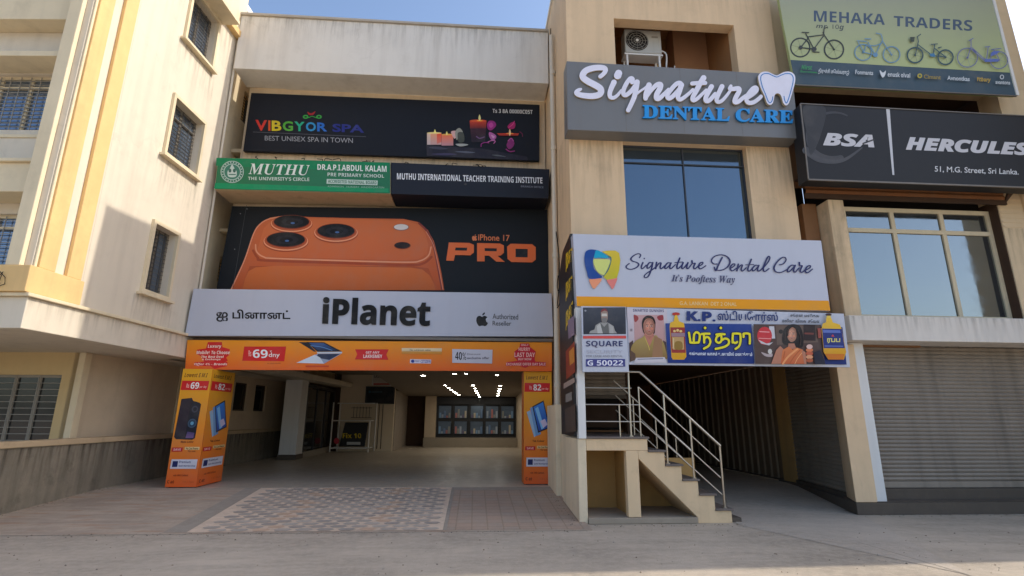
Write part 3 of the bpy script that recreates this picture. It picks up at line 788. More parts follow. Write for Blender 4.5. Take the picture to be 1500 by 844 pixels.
# storefront at the back of the arcade
st = thing('storefront', (.1, 27, .62), 'dark glazed storefront with lit display shelves at the far end of the arcade', 'storefront')
X0, X1 = -1.86, 2.08
b = MB(); b.box(X0, X1, 27.1, 27.16, .64, 2.56, BLACK); b.build('back_panel', st)
b = MB()
xs = [X0, -1.08, -.28, -.20, .48, .56, 1.30, 2.02]
for x in (X0, -1.06, -.26, .50, 1.28, 2.02): b.box(x, x + .06, 26.72, 26.78, .64, 2.56, BLACK)
for z in (.64, 1.42, 2.22): b.box(X0 + .06, 2.02, 26.73, 26.77, z, z + .08 + (.25 if z > 2 else 0), BLACK)
b.build('frame', st)
cols_ = [(120, 150, 178), (150, 160, 170), (96, 120, 150), (176, 110, 104), (140, 140, 132), (160, 168, 176), (104, 96, 120), (190, 176, 150)]
for i, x in enumerate((X0 + .08, -.98, -.18, .58, 1.36)):
    b = MB()
    for z in (.78, 1.54):
        wv = .62
        b.box(x, x + wv, 27.06, 27.09, z, z + .6, plain('display_backlight', lin((84, 98, 112)), .5, emit=.05))
        for k in range(5):
            xx = x + .04 + .115 * k; hh = random.choice((.10, .16, .24, .34, .42))
            b.box(xx, xx + .09, 26.95, 27.04, z + .02, z + .02 + hh, plain('display_goods_%d' % ((i * 3 + k) % 8), lin(cols_[(i * 3 + k) % 8]), .5, emit=.03))  # goods glow faintly by themselves, standing in for shelf light on them
    b.build('display', st)
b = MB()
for x, x2 in zip((X0 + .06, -1.0, -.2, .56, 1.34), (-1.06, -.26, .50, 1.28, 2.02)):
    pass
# ceiling lights
LIT = plain('lamp_lens', (1, .95, .85), .5, emit=40)
def light_at(px, py, r, label, group):
    z = 3.0
    for _ in range(40):
        p = on_z(px, py, z); z = .5 * z + .5 * (ceil_z(p[1]) - .012)
    p = on_z(px, py, z)
    t = thing('ceiling_light', tuple(p), label, 'ceiling light', group)
    b = MB(); b.tube([(p[0], p[1], z + .010), (p[0], p[1], z - .02)], r, WHITE, 14); b.build('housing', t)
    b = MB(); b.face([(p[0] + r * .75 * math.cos(a), p[1] + r * .75 * math.sin(a), z - .0225) for a in [2 * math.pi * i / 14 for i in range(14)]], LIT); b.build('lens', t)
rows = [((652, 564), (672, 578), 6, 'left'), ((693, 564), (702.5, 581.5), 6, 'middle'), ((733, 564.5), (729, 579), 5, 'right')]
for (a, c, n, side) in rows:
    for i in range(n):
        t_ = (i / (n - 1)) ** .85
        light_at(a[0] + (c[0] - a[0]) * t_, a[1] + (c[1] - a[1]) * t_, .085, 'small round white light in the %s row on the arcade ceiling' % side, 'ceiling lights in three rows')
light_at(620, 549.5, .10, 'round white ceiling light just behind the banner, nearest the dark television', 'ceiling lights behind the orange banner')
light_at(666, 547, .07, 'small ceiling light just behind the banner, left of a close pair', 'ceiling lights behind the orange banner')
light_at(683, 547, .06, 'small ceiling light just behind the banner, right of a close pair', 'ceiling lights behind the orange banner')
light_at(728, 549, .07, 'small ceiling light just behind the banner, nearest the right orange column', 'ceiling lights behind the orange banner')

# things standing inside the arcade
rk = thing('display_rack', (-5, 22.4, .2), 'white tubular metal rack standing against the cream wall inside the arcade', 'rack')
WP = plain('white_powder_coat', lin((236, 230, 220)), .4)
b = MB()
for x, y, h in ((-5.72, 22.2, 1.95), (-4.22, 22.2, 1.25), (-5.6, 22.85, 1.95), (-4.1, 22.85, 1.95)):
    b = MB(); b.tube([(x, y, .21), (x, y, .2 + h)], .030, WP, 8); b.build('upright', rk)
b = MB()
for z, y in ((.36, 22.2), (1.43, 22.2), (2.13, 22.85), (.36, 22.85)): b.tube([(-5.72, y, z), (-4.16, y, z)], .024, WP, 8)
for x in (-5.7, -4.2):
    b.tube([(x, 22.2, .36), (x, 22.85, .36)], .02, WP, 8); b.tube([(x, 22.2, 1.43), (x, 22.85, 1.43)], .02, WP, 8)
for x in (-4.0, -3.85):
    b.tube([(x, 22.9, .3), (x, 22.9, 2.1)], .016, plain('dark_tube', lin((80, 70, 60)), .5), 8)
b.build('rail', rk)
b = MB()
for k in range(6): b.tube([(-5.05 + .13 * k, 22.9, 1.55), (-5.05 + .13 * k, 22.9, 2.0)], .01, plain('dark_tube', lin((80, 70, 60)), .5), 6)
for z in (1.55, 1.95): b.tube([(-5.15, 22.9, z), (-4.3, 22.9, z)], .012, plain('dark_tube', lin((80, 70, 60)), .5), 6)
b.build('basket', rk)
sb = thing('sign_panel', (-4.9, 22.5, .4), 'black lettered sign board leaning inside the white metal rack', 'sign')
b = MB(); b.prism([(-5.42, 22.40, .42), (-4.40, 22.40, .42), (-4.36, 22.62, 1.36), (-5.30, 22.62, 1.36)], (0, .05, -.01), plain('black_board', lin((34, 34, 34)), .5)); b.build('board', sb, bevel=.01)
A = Art(sb, 'Y', 22.38, (0, -1, 0), .004)
A.text('lettering', 'Fix 10', 502, 529, 634.5, 642, col=(226, 196, 40)); A.ell('lettering', 493, 646, 4, 4.5, (190, 60, 70)); A.rect('lettering', 508, 647.5, 528, 651.5, (190, 190, 188)); A.done()
tv = thing('wall_television', (-4, 22.9, 2.3), 'black wall screen beside a paper notice on the cream arcade wall', 'television')
p0, p1 = on_y(536, 566, 22.85), on_y(577, 592, 22.85)
b = MB(); b.box(p0[0], p1[0], 22.86, 22.97, p1[2], p0[2], BLACK); b.build('casing', tv, bevel=.01)
A = Art(tv, 'Y', 22.86, (0, -1, 0), .003)
A.rect('screen', 537.5, 567.5, 576, 590.5, (14, 18, 22)); A.ell('screen', 541.5, 574, 1.6, 1.8, (30, 84, 100)); A.rect('screen', 544, 573, 560, 575.5, (44, 64, 72)); A.done()
nb = thing('notice_board', (-4, 22.95, 2.8), 'pale notice with a red strip fixed above the wall screen in the arcade', 'sign')
A = Art(nb, 'Y', 22.97, (0, -1, 0), .012)
p0, p1 = on_y(546, 548.5, 22.97), on_y(580, 565, 22.97)
b = MB(); b.box(p0[0], p1[0], 22.96, 22.99, p1[2], p0[2], WHITE); b.build('board', nb)
A.rect('print', 546.5, 549, 579, 561, (196, 186, 170)); A.text('print', 'SALE SERVICE', 548, 576, 550, 553.5, col=(50, 46, 44)); A.rect('print', 547, 561.4, 576.5, 564, (176, 70, 52)); A.done()

# ------------------------------------------------------------------ signs on the arcade building
def sign_box(name, loc, label, x0, x1, y0, y1, z0, z1, m, bevel=.006, cat='sign', part='board'):
    t = thing(name, loc, label, cat)
    box_obj(part, t, x0, x1, y0, y1, z0, z1, m, bevel)
    return t
def quad_board(t, Y, q, thick, m, part='board', bevel=.006):
    """board whose face is the given four photo pixels on the plane Y"""
    b = MB(); b.prism([tuple(on_y(*p, Y)) for p in q], (0, thick, 0), m); return b.build(part, t, bevel)
NAVY = plain('navy_vinyl', lin((28, 31, 39)), .55, spec=.2)
# 1 spa sign
spa = thing('spa_sign', (-2.2, 12.4, 8.9), 'black spa sign with rainbow lettering and pictured candles, topmost sign under the parapet', 'sign')
quad_board(spa, 12.45, [(368, 136), (790.5, 153.5), (790, 235.5), (356, 221)], .1, NAVY)
A = Art(spa, 'Y', 12.45, (0, -1, 0))
rb = [(232, 52, 40), (236, 92, 34), (240, 214, 40), (92, 186, 62), (40, 190, 150), (40, 160, 224), (44, 120, 220)]
xs_ = [373.5, 392.5, 397.5, 413.5, 430.5, 447.5, 464, 480.5]
for i, ch in enumerate('VIBGYOR'):
    a, c = xs_[i] + .6, xs_[i + 1] - 1.2
    yt = lambda x: 175.6 + (x - 373) * .044; yb_ = lambda x: 191.6 + (x - 373) * .012
    A.text('lettering@v', ch, a, c, yt(a), yb_(a), yt(c), yb_(c), col=tuple(int(v * .85) for v in rb[i]), style='plain', fat=.03)
A.text('lettering', 'SPA', 487, 533.5, 181.4, 193.4, 183.3, 195, col=(30, 42, 124), style='plain', fat=.03)
A.line('lettering', [(371, 193.6), (536, 200.6)], .7, (86, 88, 98), smooth=False)
A.text('lettering', 'BEST UNISEX SPA IN TOWN', 388, 517, 199, 206, 202.6, 209.8, col=(150, 152, 158), style='plain')
A.zoom(.32, 340, 0)
A.poly('emblem', [(345, 512), (362, 520), (382, 510), (372, 526), (352, 527)], (150, 34, 40), smooth=True)
A.ell('emblem', 337, 536, 13, 9, (52, 150, 62)); A.ell('emblem', 398, 536, 13, 9, (52, 150, 62)); A.ell('emblem', 337, 536, 6, 4, (26, 40, 38)); A.ell('emblem', 398, 536, 6, 4, (26, 40, 38))
A.line('emblem', [(350, 540), (367, 534), (386, 541)], 3, (52, 150, 62))
A.zoom(.13333, 600, 150)
pic = 'picture'
A.poly(pic, [(186, 470), (460, 488), (800, 510), (1290, 600), (1300, 640), (190, 590)], (40, 38, 50)); A.poly(pic, [(210, 500), (330, 520), (420, 512), (300, 488)], (70, 70, 84), True); A.poly(pic, [(500, 545), (640, 560), (720, 552), (600, 538)], (92, 96, 110), True)
A.poly(pic, [(900, 580), (980, 596), (1060, 600), (980, 580)], (92, 96, 100), True); A.poly(pic, [(240, 570), (420, 560), (520, 575), (380, 584)], (70, 64, 92), True)
A.grad(pic, [(192, 338), (350, 338), (350, 468), (192, 468)], (232, 160, 118), (196, 158, 160)); A.grad(pic, [(192, 338), (230, 338), (230, 468), (192, 468)], (224, 196, 176), (200, 180, 180)); A.grad(pic, [(300, 345), (350, 345), (350, 440), (300, 460)], (232, 84, 44), (206, 120, 110)); A.ell(pic, 270, 340, 80, 10, (246, 214, 140))
A.grad(pic, [(352, 356), (480, 356), (480, 478), (352, 478)], (240, 120, 70), (190, 140, 150)); A.ell(pic, 415, 357, 65, 9, (244, 170, 80))
A.poly(pic, [(278, 300), (290, 330), (278, 342), (268, 330)], (255, 226, 130), True); A.poly(pic, [(408, 322), (420, 350), (408, 362), (398, 350)], (255, 226, 130), True)
A.poly(pic, [(455, 330), (500, 315), (530, 330), (515, 380), (490, 400)], (214, 170, 166), True); A.poly(pic, [(500, 330), (545, 285), (585, 330), (545, 345), (520, 420)], (150, 150, 140), True); A.poly(pic, [(530, 340), (590, 340), (600, 430), (540, 440)], (74, 78, 70), True); A.poly(pic, [(505, 462), (590, 458), (645, 470), (560, 488)], (168, 170, 166), True)
A.grad(pic, [(660, 206), (845, 206), (840, 290), (665, 292)], (196, 62, 38), (96, 38, 42)); A.grad(pic, [(668, 292), (840, 290), (830, 440), (680, 440)], (66, 32, 44), (38, 32, 44)); A.ell(pic, 752, 207, 92, 14, (214, 84, 44)); A.ell(pic, 770, 205, 34, 8, (246, 160, 60)); A.poly(pic, [(768, 138), (782, 180), (768, 206), (756, 180)], (255, 230, 150), True)
A.poly(pic, [(850, 250), (875, 208), (930, 215), (950, 260), (900, 310), (862, 300)], (150, 44, 122), True); A.poly(pic, [(870, 250), (900, 225), (920, 260), (890, 285)], (186, 70, 150), True); A.poly(pic, [(880, 330), (950, 370), (935, 415), (900, 420), (872, 370)], (176, 92, 160), True); A.poly(pic, [(895, 360), (935, 380), (915, 400)], (214, 150, 196), True)
A.line(pic, [(860, 440), (900, 425), (940, 430), (925, 455)], 9, (196, 110, 170)); A.line(pic, [(785, 490), (790, 460), (830, 445), (870, 450)], 10, (150, 50, 130)); A.line(pic, [(735, 380), (770, 400), (820, 385)], 12, (112, 80, 120))
A.grad(pic, [(960, 345), (1200, 345), (1190, 372), (985, 372)], (206, 60, 34), (130, 36, 34)); A.ell(pic, 1100, 348, 44, 8, (244, 130, 50)); A.poly(pic, [(1100, 296), (1112, 335), (1100, 375), (1090, 335)], (255, 206, 150), True)
A.poly(pic, [(1075, 270), (1120, 225), (1160, 235), (1150, 290), (1100, 300)], (160, 34, 96), True); A.line(pic, [(1090, 280), (1130, 250), (1150, 215)], 10, (206, 60, 130)); A.poly(pic, [(1065, 470), (1110, 405), (1150, 450), (1130, 500), (1090, 520)], (130, 40, 110), True); A.line(pic, [(1060, 520), (1100, 545), (1150, 540)], 12, (150, 50, 120)); A.line(pic, [(1080, 430), (1115, 400), (1140, 430)], 8, (196, 90, 160)); A.line(pic, [(1210, 330), (1235, 350), (1240, 380)], 8, (110, 30, 70))
A.zoom()
A.text('phone_number', 'Ts 3 8A 00000C05T', 721.5, 780, 160.3, 166, 162, 168, col=(206, 206, 206))
A.done()

# 2, 3 school signs: two box signs side by side
sch = thing('school_sign', (-4.2, 12, 7), 'green school box sign with a round white crest, left of the dark blue sign', 'sign')
quad_board(sch, 11.7, [(319, 231), (572, 237.8), (572, 284), (314.5, 277.6)], .8, COPING, 'box')
quad_board(sch, 11.69, [(319.5, 231.2), (571.6, 238.2), (571.6, 283.4), (315, 277)], .008, plain('green_vinyl', lin((24, 112, 72)), .45), 'face', 0)
A = Art(sch, 'Y', 11.69, (0, -1, 0)); A.zoom(.18, 310, 225)
A.poly('face_print', [(40, 36), (800, 60), (1440, 76), (1440, 150), (700, 125), (35, 100)], (18, 124, 80)); A.poly('face_print', [(30, 240), (700, 262), (1440, 285), (1440, 318), (700, 300), (20, 285)], (22, 140, 92))
for r1, c in ((93, (170, 190, 180)), (86, (40, 110, 84)), (70, (172, 192, 184)), (63, (58, 120, 100))): A.ell('crest', 168, 150, r1 * 1.02, r1 * .97, c, 28)
A.poly('crest', [(168, 90), (186, 120), (205, 150), (196, 190), (140, 190), (130, 150), (150, 120)], (190, 204, 196), True); A.ell('crest', 150, 140, 12, 16, (60, 100, 90)); A.ell('crest', 186, 140, 12, 16, (60, 100, 90)); A.rect('crest', 140, 168, 198, 176, (60, 110, 95)); A.poly('crest', [(168, 60), (176, 80), (160, 80)], (60, 110, 95))
for k in range(22):
    a = R(360 * k / 22); A.ell('crest', 168 + 79 * math.cos(a), 150 + 76 * math.sin(a), 5, 5, (196, 208, 202), 6, same=k > 0)
A.text('lettering', 'MUTHU', 300, 800, 82, 170, 96, 180, col=(214, 222, 214), style='serifital')
A.text('lettering', "THE UNIVERSITY'S CIRCLE", 298, 796, 190, 216, 198, 226, col=(196, 212, 200))
A.text('lettering', 'DR.A.P.I.ABDUL KALAM', 862, 1424, 88, 134, 102, 152, col=(226, 230, 224))
A.text('lettering', 'PRE PRIMARY SCHOOL', 944, 1404, 156, 186, 172, 199, col=(200, 214, 204))
A.poly('lettering', [(938, 208), (1352, 222), (1350, 260), (936, 247)], (186, 206, 194)); A.text('lettering', 'ACCREDITED NATIONAL BOARD', 948, 1342, 214, 240, 227, 253, col=(30, 96, 70))
A.text('lettering', 'ADMISSION   NURSERY  KINDERGARTEN', 944, 1404, 262, 275, 272, 286, col=(150, 190, 168), style='plain')
A.done()
ins = thing('institute_sign', (-.2, 12, 7), 'dark blue box sign for a teacher training institute, right of the green sign', 'sign')
quad_board(ins, 11.72, [(572.8, 238), (805, 248), (803.5, 291), (572.8, 284.2)], .78, plain('dark_navy_box', lin((30, 33, 43)), .5, spec=.3), 'box')
A = Art(ins, 'Y', 11.72, (0, -1, 0))
A.text('lettering', 'MUTHU INTERNATIONAL TEACHER TRAINING INSTITUTE', 581.5, 794.5, 253.6, 263, 260.2, 269, col=(226, 228, 232))
A.text('lettering', 'BRANCH OFFICE', 763, 796, 271.8, 274.4, 273.2, 276, col=(120, 124, 136)); A.ell('lettering', 682, 270, 2, 1.5, (70, 66, 64))
A.done()

dbm = MB()
for k in range(16):
    x = random.uniform(-6.1, 1.5); z = 7.56
    dbm.tube(smooth_path([(x, 11.72, z - .01), (x + random.uniform(-.08, .08), 11.71, z + random.uniform(.02, .07)), (x + random.uniform(-.2, .2), 11.70, z + random.uniform(0, .04))], 4), .009, DARK, 5)
dbm.build('debris', sch)
# 4 phone billboard
ph_ = thing('phone_billboard', (-2.2, 12.4, 5.5), 'dark billboard picturing a large orange phone with three camera lenses, above the white shop sign', 'billboard')
quad_board(ph_, 12.4, [(340, 302), (801.5, 307), (806, 432), (316, 428)], .12, plain('charcoal_vinyl', lin((30, 34, 39)), .55, spec=.2))
A = Art(ph_, 'Y', 12.4, (0, -1, 0)); A.zoom(.34667, 300, 220)
A.grad('phone_picture', [(108, 590), (140, 520), (168, 462), (190, 400), (208, 350), (235, 310), (275, 286), (340, 276), (440, 283), (640, 288), (840, 291), (905, 305), (942, 338), (968, 385), (985, 450), (1000, 520), (1012, 592)], (206, 108, 66), (190, 88, 46))
A.line('phone_picture', [(112, 588), (168, 465), (206, 355), (234, 313), (275, 290), (340, 280)], 5, (226, 150, 116)); A.line('phone_picture', [(905, 309), (938, 342), (962, 390), (978, 460), (1002, 588)], 8, (142, 66, 56)); A.line('phone_picture', [(935, 345), (965, 400), (985, 480), (1006, 588)], 3, (224, 140, 110))
A.grad('phone_picture', [(150, 590), (190, 490), (880, 490), (945, 500), (985, 590)], (176, 82, 46), (190, 92, 50)); A.grad('phone_picture', [(160, 592), (170, 545), (185, 512), (215, 496), (300, 489), (600, 492), (870, 497), (920, 505), (950, 530), (968, 565), (974, 592)], (206, 110, 58), (196, 100, 50))
A.grad('phone_picture', [(228, 452), (222, 425), (235, 380), (250, 330), (285, 296), (350, 286), (640, 294), (850, 298), (905, 318), (932, 355), (944, 400), (938, 440), (900, 462), (830, 466), (300, 452), (255, 455)], (212, 116, 70), (204, 104, 60))
A.line('phone_picture', [(215, 400), (220, 430), (250, 452), (300, 458), (600, 468), (850, 474), (910, 468), (945, 446), (956, 410)], 6, (230, 156, 118)); A.line('phone_picture', [(205, 425), (225, 455), (260, 467), (600, 478), (860, 486), (925, 478), (958, 452)], 10, (166, 74, 44))
for cx, cy, rx, ry in ((367, 303, 74, 27), (343, 378, 80, 30), (555, 342, 78, 29)):
    A.ell('phone_picture', cx, cy + 12, rx * 1.20, ry * 1.36, (170, 76, 44), 30); A.ell('phone_picture', cx, cy + 8, rx * 1.18, ry * 1.32, (236, 160, 120), 30); A.ell('phone_picture', cx, cy + 5, rx * 1.13, ry * 1.24, (186, 86, 50), 30); A.ell('phone_picture', cx, cy + 1, rx * 1.03, ry * 1.1, (120, 54, 36), 30)
    A.ell('phone_picture', cx, cy, rx, ry, (24, 24, 28), 30); A.ell('phone_picture', cx + 4, cy + 1, rx * .62, ry * .62, (34, 36, 44), 24); A.ell('phone_picture', cx + 2, cy + 2, rx * .36, ry * .36, (16, 18, 26), 20); A.ell('phone_picture', cx + 5, cy + 6, 9, 4, (70, 110, 170), 12)
A.ell('phone_picture', 830, 327, 33, 14, (150, 120, 110), 24); A.ell('phone_picture', 830, 326, 30, 12, (222, 216, 214), 24); A.ell('phone_picture', 835, 404, 35, 15, (120, 58, 38), 24); A.ell('phone_picture', 835, 403, 32, 13, (40, 30, 30), 24)
def apple(A, part, cx, cy, w, h, col, bgc):
    o = [(0, -.26), (.14, -.34), (.30, -.32), (.44, -.20), (.34, -.06), (.34, .12), (.47, .24), (.38, .42), (.22, .5), (.10, .46), (-.08, .46), (-.22, .5), (-.36, .40), (-.48, .14), (-.48, -.12), (-.36, -.30), (-.18, -.34)]
    A.poly(part, [(cx + x * w, cy + y * h) for x, y in o], col, True)
    A.ell(part, cx + .47 * w, cy - .04 * h, .17 * w, .17 * h, bgc, 12)
    A.poly(part, [(cx + x * w, cy + y * h) for x, y in ((.02, -.38), (.05, -.52), (.22, -.62), (.20, -.48))], col, True)
apple(A, 'lettering', 1140, 372, 22, 24, (222, 128, 84), (30, 34, 39))
A.text('lettering', 'iPhone 17', 1155, 1288, 356, 383, 360, 386, col=(222, 128, 84), style='plain', fat=.015)
OR = (230, 112, 60)
def up(u, v):  # unit square of the big word -> crop pixels
    return (1020 + 378 * u + 0 * v, (391 + 8 * u) + (77 + 0 * u) * v)
W_ = 1 / 3
def blk(pts): A.poly('lettering', [up(u, v) for u, v in pts], OR)
blk([(0, 1), (.03, 0), (.26, 0), (.31, .1), (.31, .52), (.27, .68), (.10, .68), (.085, 1)])
A.poly('lettering', [up(u, v) for u, v in ((.105, .27), (.235, .27), (.23, .43), (.10, .43))], (30, 34, 39))
blk([(.345, 1), (.345, 0), (.60, 0), (.645, .1), (.645, .5), (.61, .66), (.575, .68), (.655, 1), (.56, 1), (.48, .68), (.43, .68), (.43, 1)])
A.poly('lettering', [up(u, v) for u, v in ((.43, .27), (.565, .27), (.565, .43), (.43, .43))], (30, 34, 39))
blk([(.68, .16), (.72, 0), (.96, 0), (1, .16), (1, .84), (.96, 1), (.73, 1), (.685, .84)])
A.poly('lettering', [up(u, v) for u, v in ((.775, .27), (.91, .27), (.91, .73), (.775, .73))], (30, 34, 39))
A.line('board_seam', [(178, 234), (120, 585)], 1.5, (70, 76, 82), smooth=False)
for x, y in ((152, 270), (180, 250), (128, 420)): A.ell('board_seam', x, y, 2.5, 2.5, (120, 124, 128), 8)
A.done()

# 5 the white shop sign
ip = thing('shop_sign', (-2.2, 11.6, 3.8), 'long white shop sign with bold black lettering across the arcade front', 'sign')
WHITE_SIGN = mat('white_sign_sheet', lin((192, 195, 208)), .4, .02, 2, 0, streak=.05, spec=.4)
WHITE_SIGN_M = WHITE_SIGN
quad_board(ip, 11.6, [(283.5, 423), (808, 430), (810.5, 493), (270.5, 492)], .26, mat('white_sign_board', tuple(min(.8, v * 1.0) for v in lin((190, 193, 206))), .4, .03, 2, 0, streak=.06))
box_obj('frame', ip, -6.26, 1.74, 11.62, 11.87, 3.255, 3.325, METAL_FRAME)
A = Art(ip, 'Y', 11.6, (0, -1, 0))
A.text('lettering', 'iPlanet', 472, 629.5, 435.5, 474.8, 439.2, 478.2, col=(12, 11, 12), depth=.025, fat=.018, lean=2)
A.text('lettering', 'ஐ பினானட்', 317, 425.5, 453, 471.4, 454.2, 472.4, col=(22, 22, 24), style='plain', fat=.028)
apple(A, 'emblem', 706.3, 469, 17.5, 18, (24, 24, 26), (190, 193, 206))
A.text('lettering', 'Authorized', 721.5, 759, 459.6, 467.4, 460.4, 468.4, col=(74, 74, 78), style='plain', fat=.008)
A.text('lettering', 'Reseller', 721.5, 749, 470.2, 477, 470.6, 477.4, col=(74, 74, 78), style='plain', fat=.008)
A.done()

# 6 the orange offer banner
OT, OB = (236, 150, 34), (226, 98, 36)
bn = thing('offer_banner', (-2.2, 11.65, 2.9), 'long orange offer banner with red price tags hanging under the white shop sign', 'banner')
quad_board(bn, 11.66, [(274.5, 498), (808.5, 501.5), (808.5, 544), (271, 541.5)], .08, plain('orange_vinyl', lin((226, 112, 36)), .5))
A = Art(bn, 'Y', 11.66, (0, -1, 0))
A.grad('print', [(274.6, 498.2), (540, 500), (808.4, 501.7), (808.4, 543.8), (540, 542.5), (271.2, 541.3)], OT, OB)
A.zoom(.19333, 270, 495)
RED = (206, 36, 36); RED2 = (196, 32, 48)
for q in ([(180, 32), (285, 32), (290, 70), (345, 85), (340, 130), (318, 150), (330, 172), (318, 180), (330, 188), (322, 215), (230, 235), (200, 215), (75, 212), (80, 186), (150, 180), (128, 140), (92, 122), (96, 90), (165, 80)],): A.poly('offer_star@1', q, RED)
for t, a, c, y0, y1 in (('Luxury', 178, 282, 52, 82), ('Mobile? To Choose', 92, 345, 97, 124), ('The Best Deal', 130, 300, 134, 152), ('& Exchange', 135, 276, 156, 173), ('Offer 4% - Brands', 76, 325, 190, 213)): A.text('offer_star@1', t, a, c, y0, y1, col=(240, 222, 206), style='ital')
A.poly('price_tag', [(455, 66), (772, 66), (758, 178), (440, 174)], RED)
A.text('price_tag', '69', 520, 632, 88, 152, 90, 154, col=(248, 244, 240)); A.text('price_tag', 'Rs', 488, 508, 96, 140, col=(236, 180, 170)); A.text('price_tag', '₹', 650, 664, 96, 110, col=(240, 220, 210), style='plain', fat=.02); A.text('price_tag', 'dny', 640, 724, 112, 156, col=(246, 226, 220), style='plain', fat=.012); A.text('price_tag', 'per month onwards', 630, 730, 188, 199, col=(150, 60, 30), style='plain')
A.poly('laptop_picture', [(868, 32), (930, 34), (1000, 105), (985, 105)], (40, 40, 46)); A.poly('laptop_picture', [(925, 32), (1060, 34), (1196, 104), (1010, 106)], (26, 28, 34)); A.grad('laptop_picture', [(945, 38), (1055, 40), (1160, 98), (1015, 98)], (60, 92, 150), (26, 40, 70)); A.line('laptop_picture', [(960, 60), (1040, 70), (1120, 95)], 5, (96, 140, 190))
A.poly('laptop_picture', [(1005, 107), (1196, 106), (1196, 118), (1010, 120)], (200, 204, 212)); A.poly('laptop_picture', [(1010, 121), (1192, 120), (1060, 196), (850, 190)], (150, 160, 182)); A.poly('laptop_picture', [(1014, 123), (1182, 122), (1100, 168), (1000, 150)], (44, 54, 80)); A.poly('laptop_picture', [(850, 190), (990, 128), (1030, 150), (1060, 196)], (206, 214, 224)); A.rect('laptop_picture', 920, 210, 1096, 222, (200, 70, 34))
A.zoom(1, 0, 0)
A.poly('ribbon', [(520.5, 512), (569.5, 512), (566, 519.6), (569, 527.2), (520, 526.6), (523.4, 519.4)], (204, 44, 44)); A.text('ribbon', 'GET ANY', 536, 556, 514.8, 518.2, col=(244, 214, 206)); A.text('ribbon', 'LAKHSMEY', 532.5, 560, 519.6, 524.6, col=(246, 224, 216))
A.zoom(.18333, 540, 495)
A.grad('label', [(265, 82), (585, 84), (585, 110), (265, 108)], (232, 214, 176), (220, 190, 140)); A.grad('label', [(265, 109), (585, 111), (585, 134), (265, 130)], (206, 150, 66), (214, 130, 40)); A.text('label', 'No minimum value', 330, 496, 93, 104, col=(96, 76, 60), style='plain', fat=.02)
A.poly('label', [(332, 170), (500, 174), (498, 206), (330, 203)], (214, 206, 214)); A.ell('label', 353, 187, 14, 13, (44, 62, 140)); A.text('label', 'FIRST', 372, 408, 180, 194, col=(70, 80, 150)); A.text('label', 'CITIZEN', 416, 494, 178, 200, col=(90, 84, 150))
A.poly('discount_label', [(668, 90), (990, 96), (986, 206), (668, 200)], (198, 196, 206)); A.text('discount_label', '40%', 692, 780, 112, 176, 116, 178, col=(32, 30, 36), style='sans'); A.text('discount_label', 'Discount', 786, 894, 124, 138, col=(120, 118, 128), style='plain', fat=.02); A.text('discount_label', 'exclusive offer', 786, 964, 152, 171, col=(104, 100, 112), style='plain', fat=.03)
A.poly('offer_star@2', [(1210, 46), (1280, 46), (1290, 75), (1335, 110), (1325, 170), (1330, 190), (1416, 196), (1412, 228), (1290, 222), (1250, 240), (1200, 222), (1095, 226), (1100, 196), (1190, 184), (1160, 150), (1165, 110), (1205, 80)], RED2)
for t, a, c, y0, y1 in (('ONLY', 1218, 1278, 50, 66), ('HURRY', 1198, 1290, 78, 106), ('LAST DAY', 1165, 1328, 118, 154), ('BUY NOW', 1195, 1300, 162, 180), ('EXCHANGE OFFER DAY SALE', 1100, 1412, 200, 222)): A.text('offer_star@2', t, a, c, y0, y1, col=(240, 190, 180))
A.done()

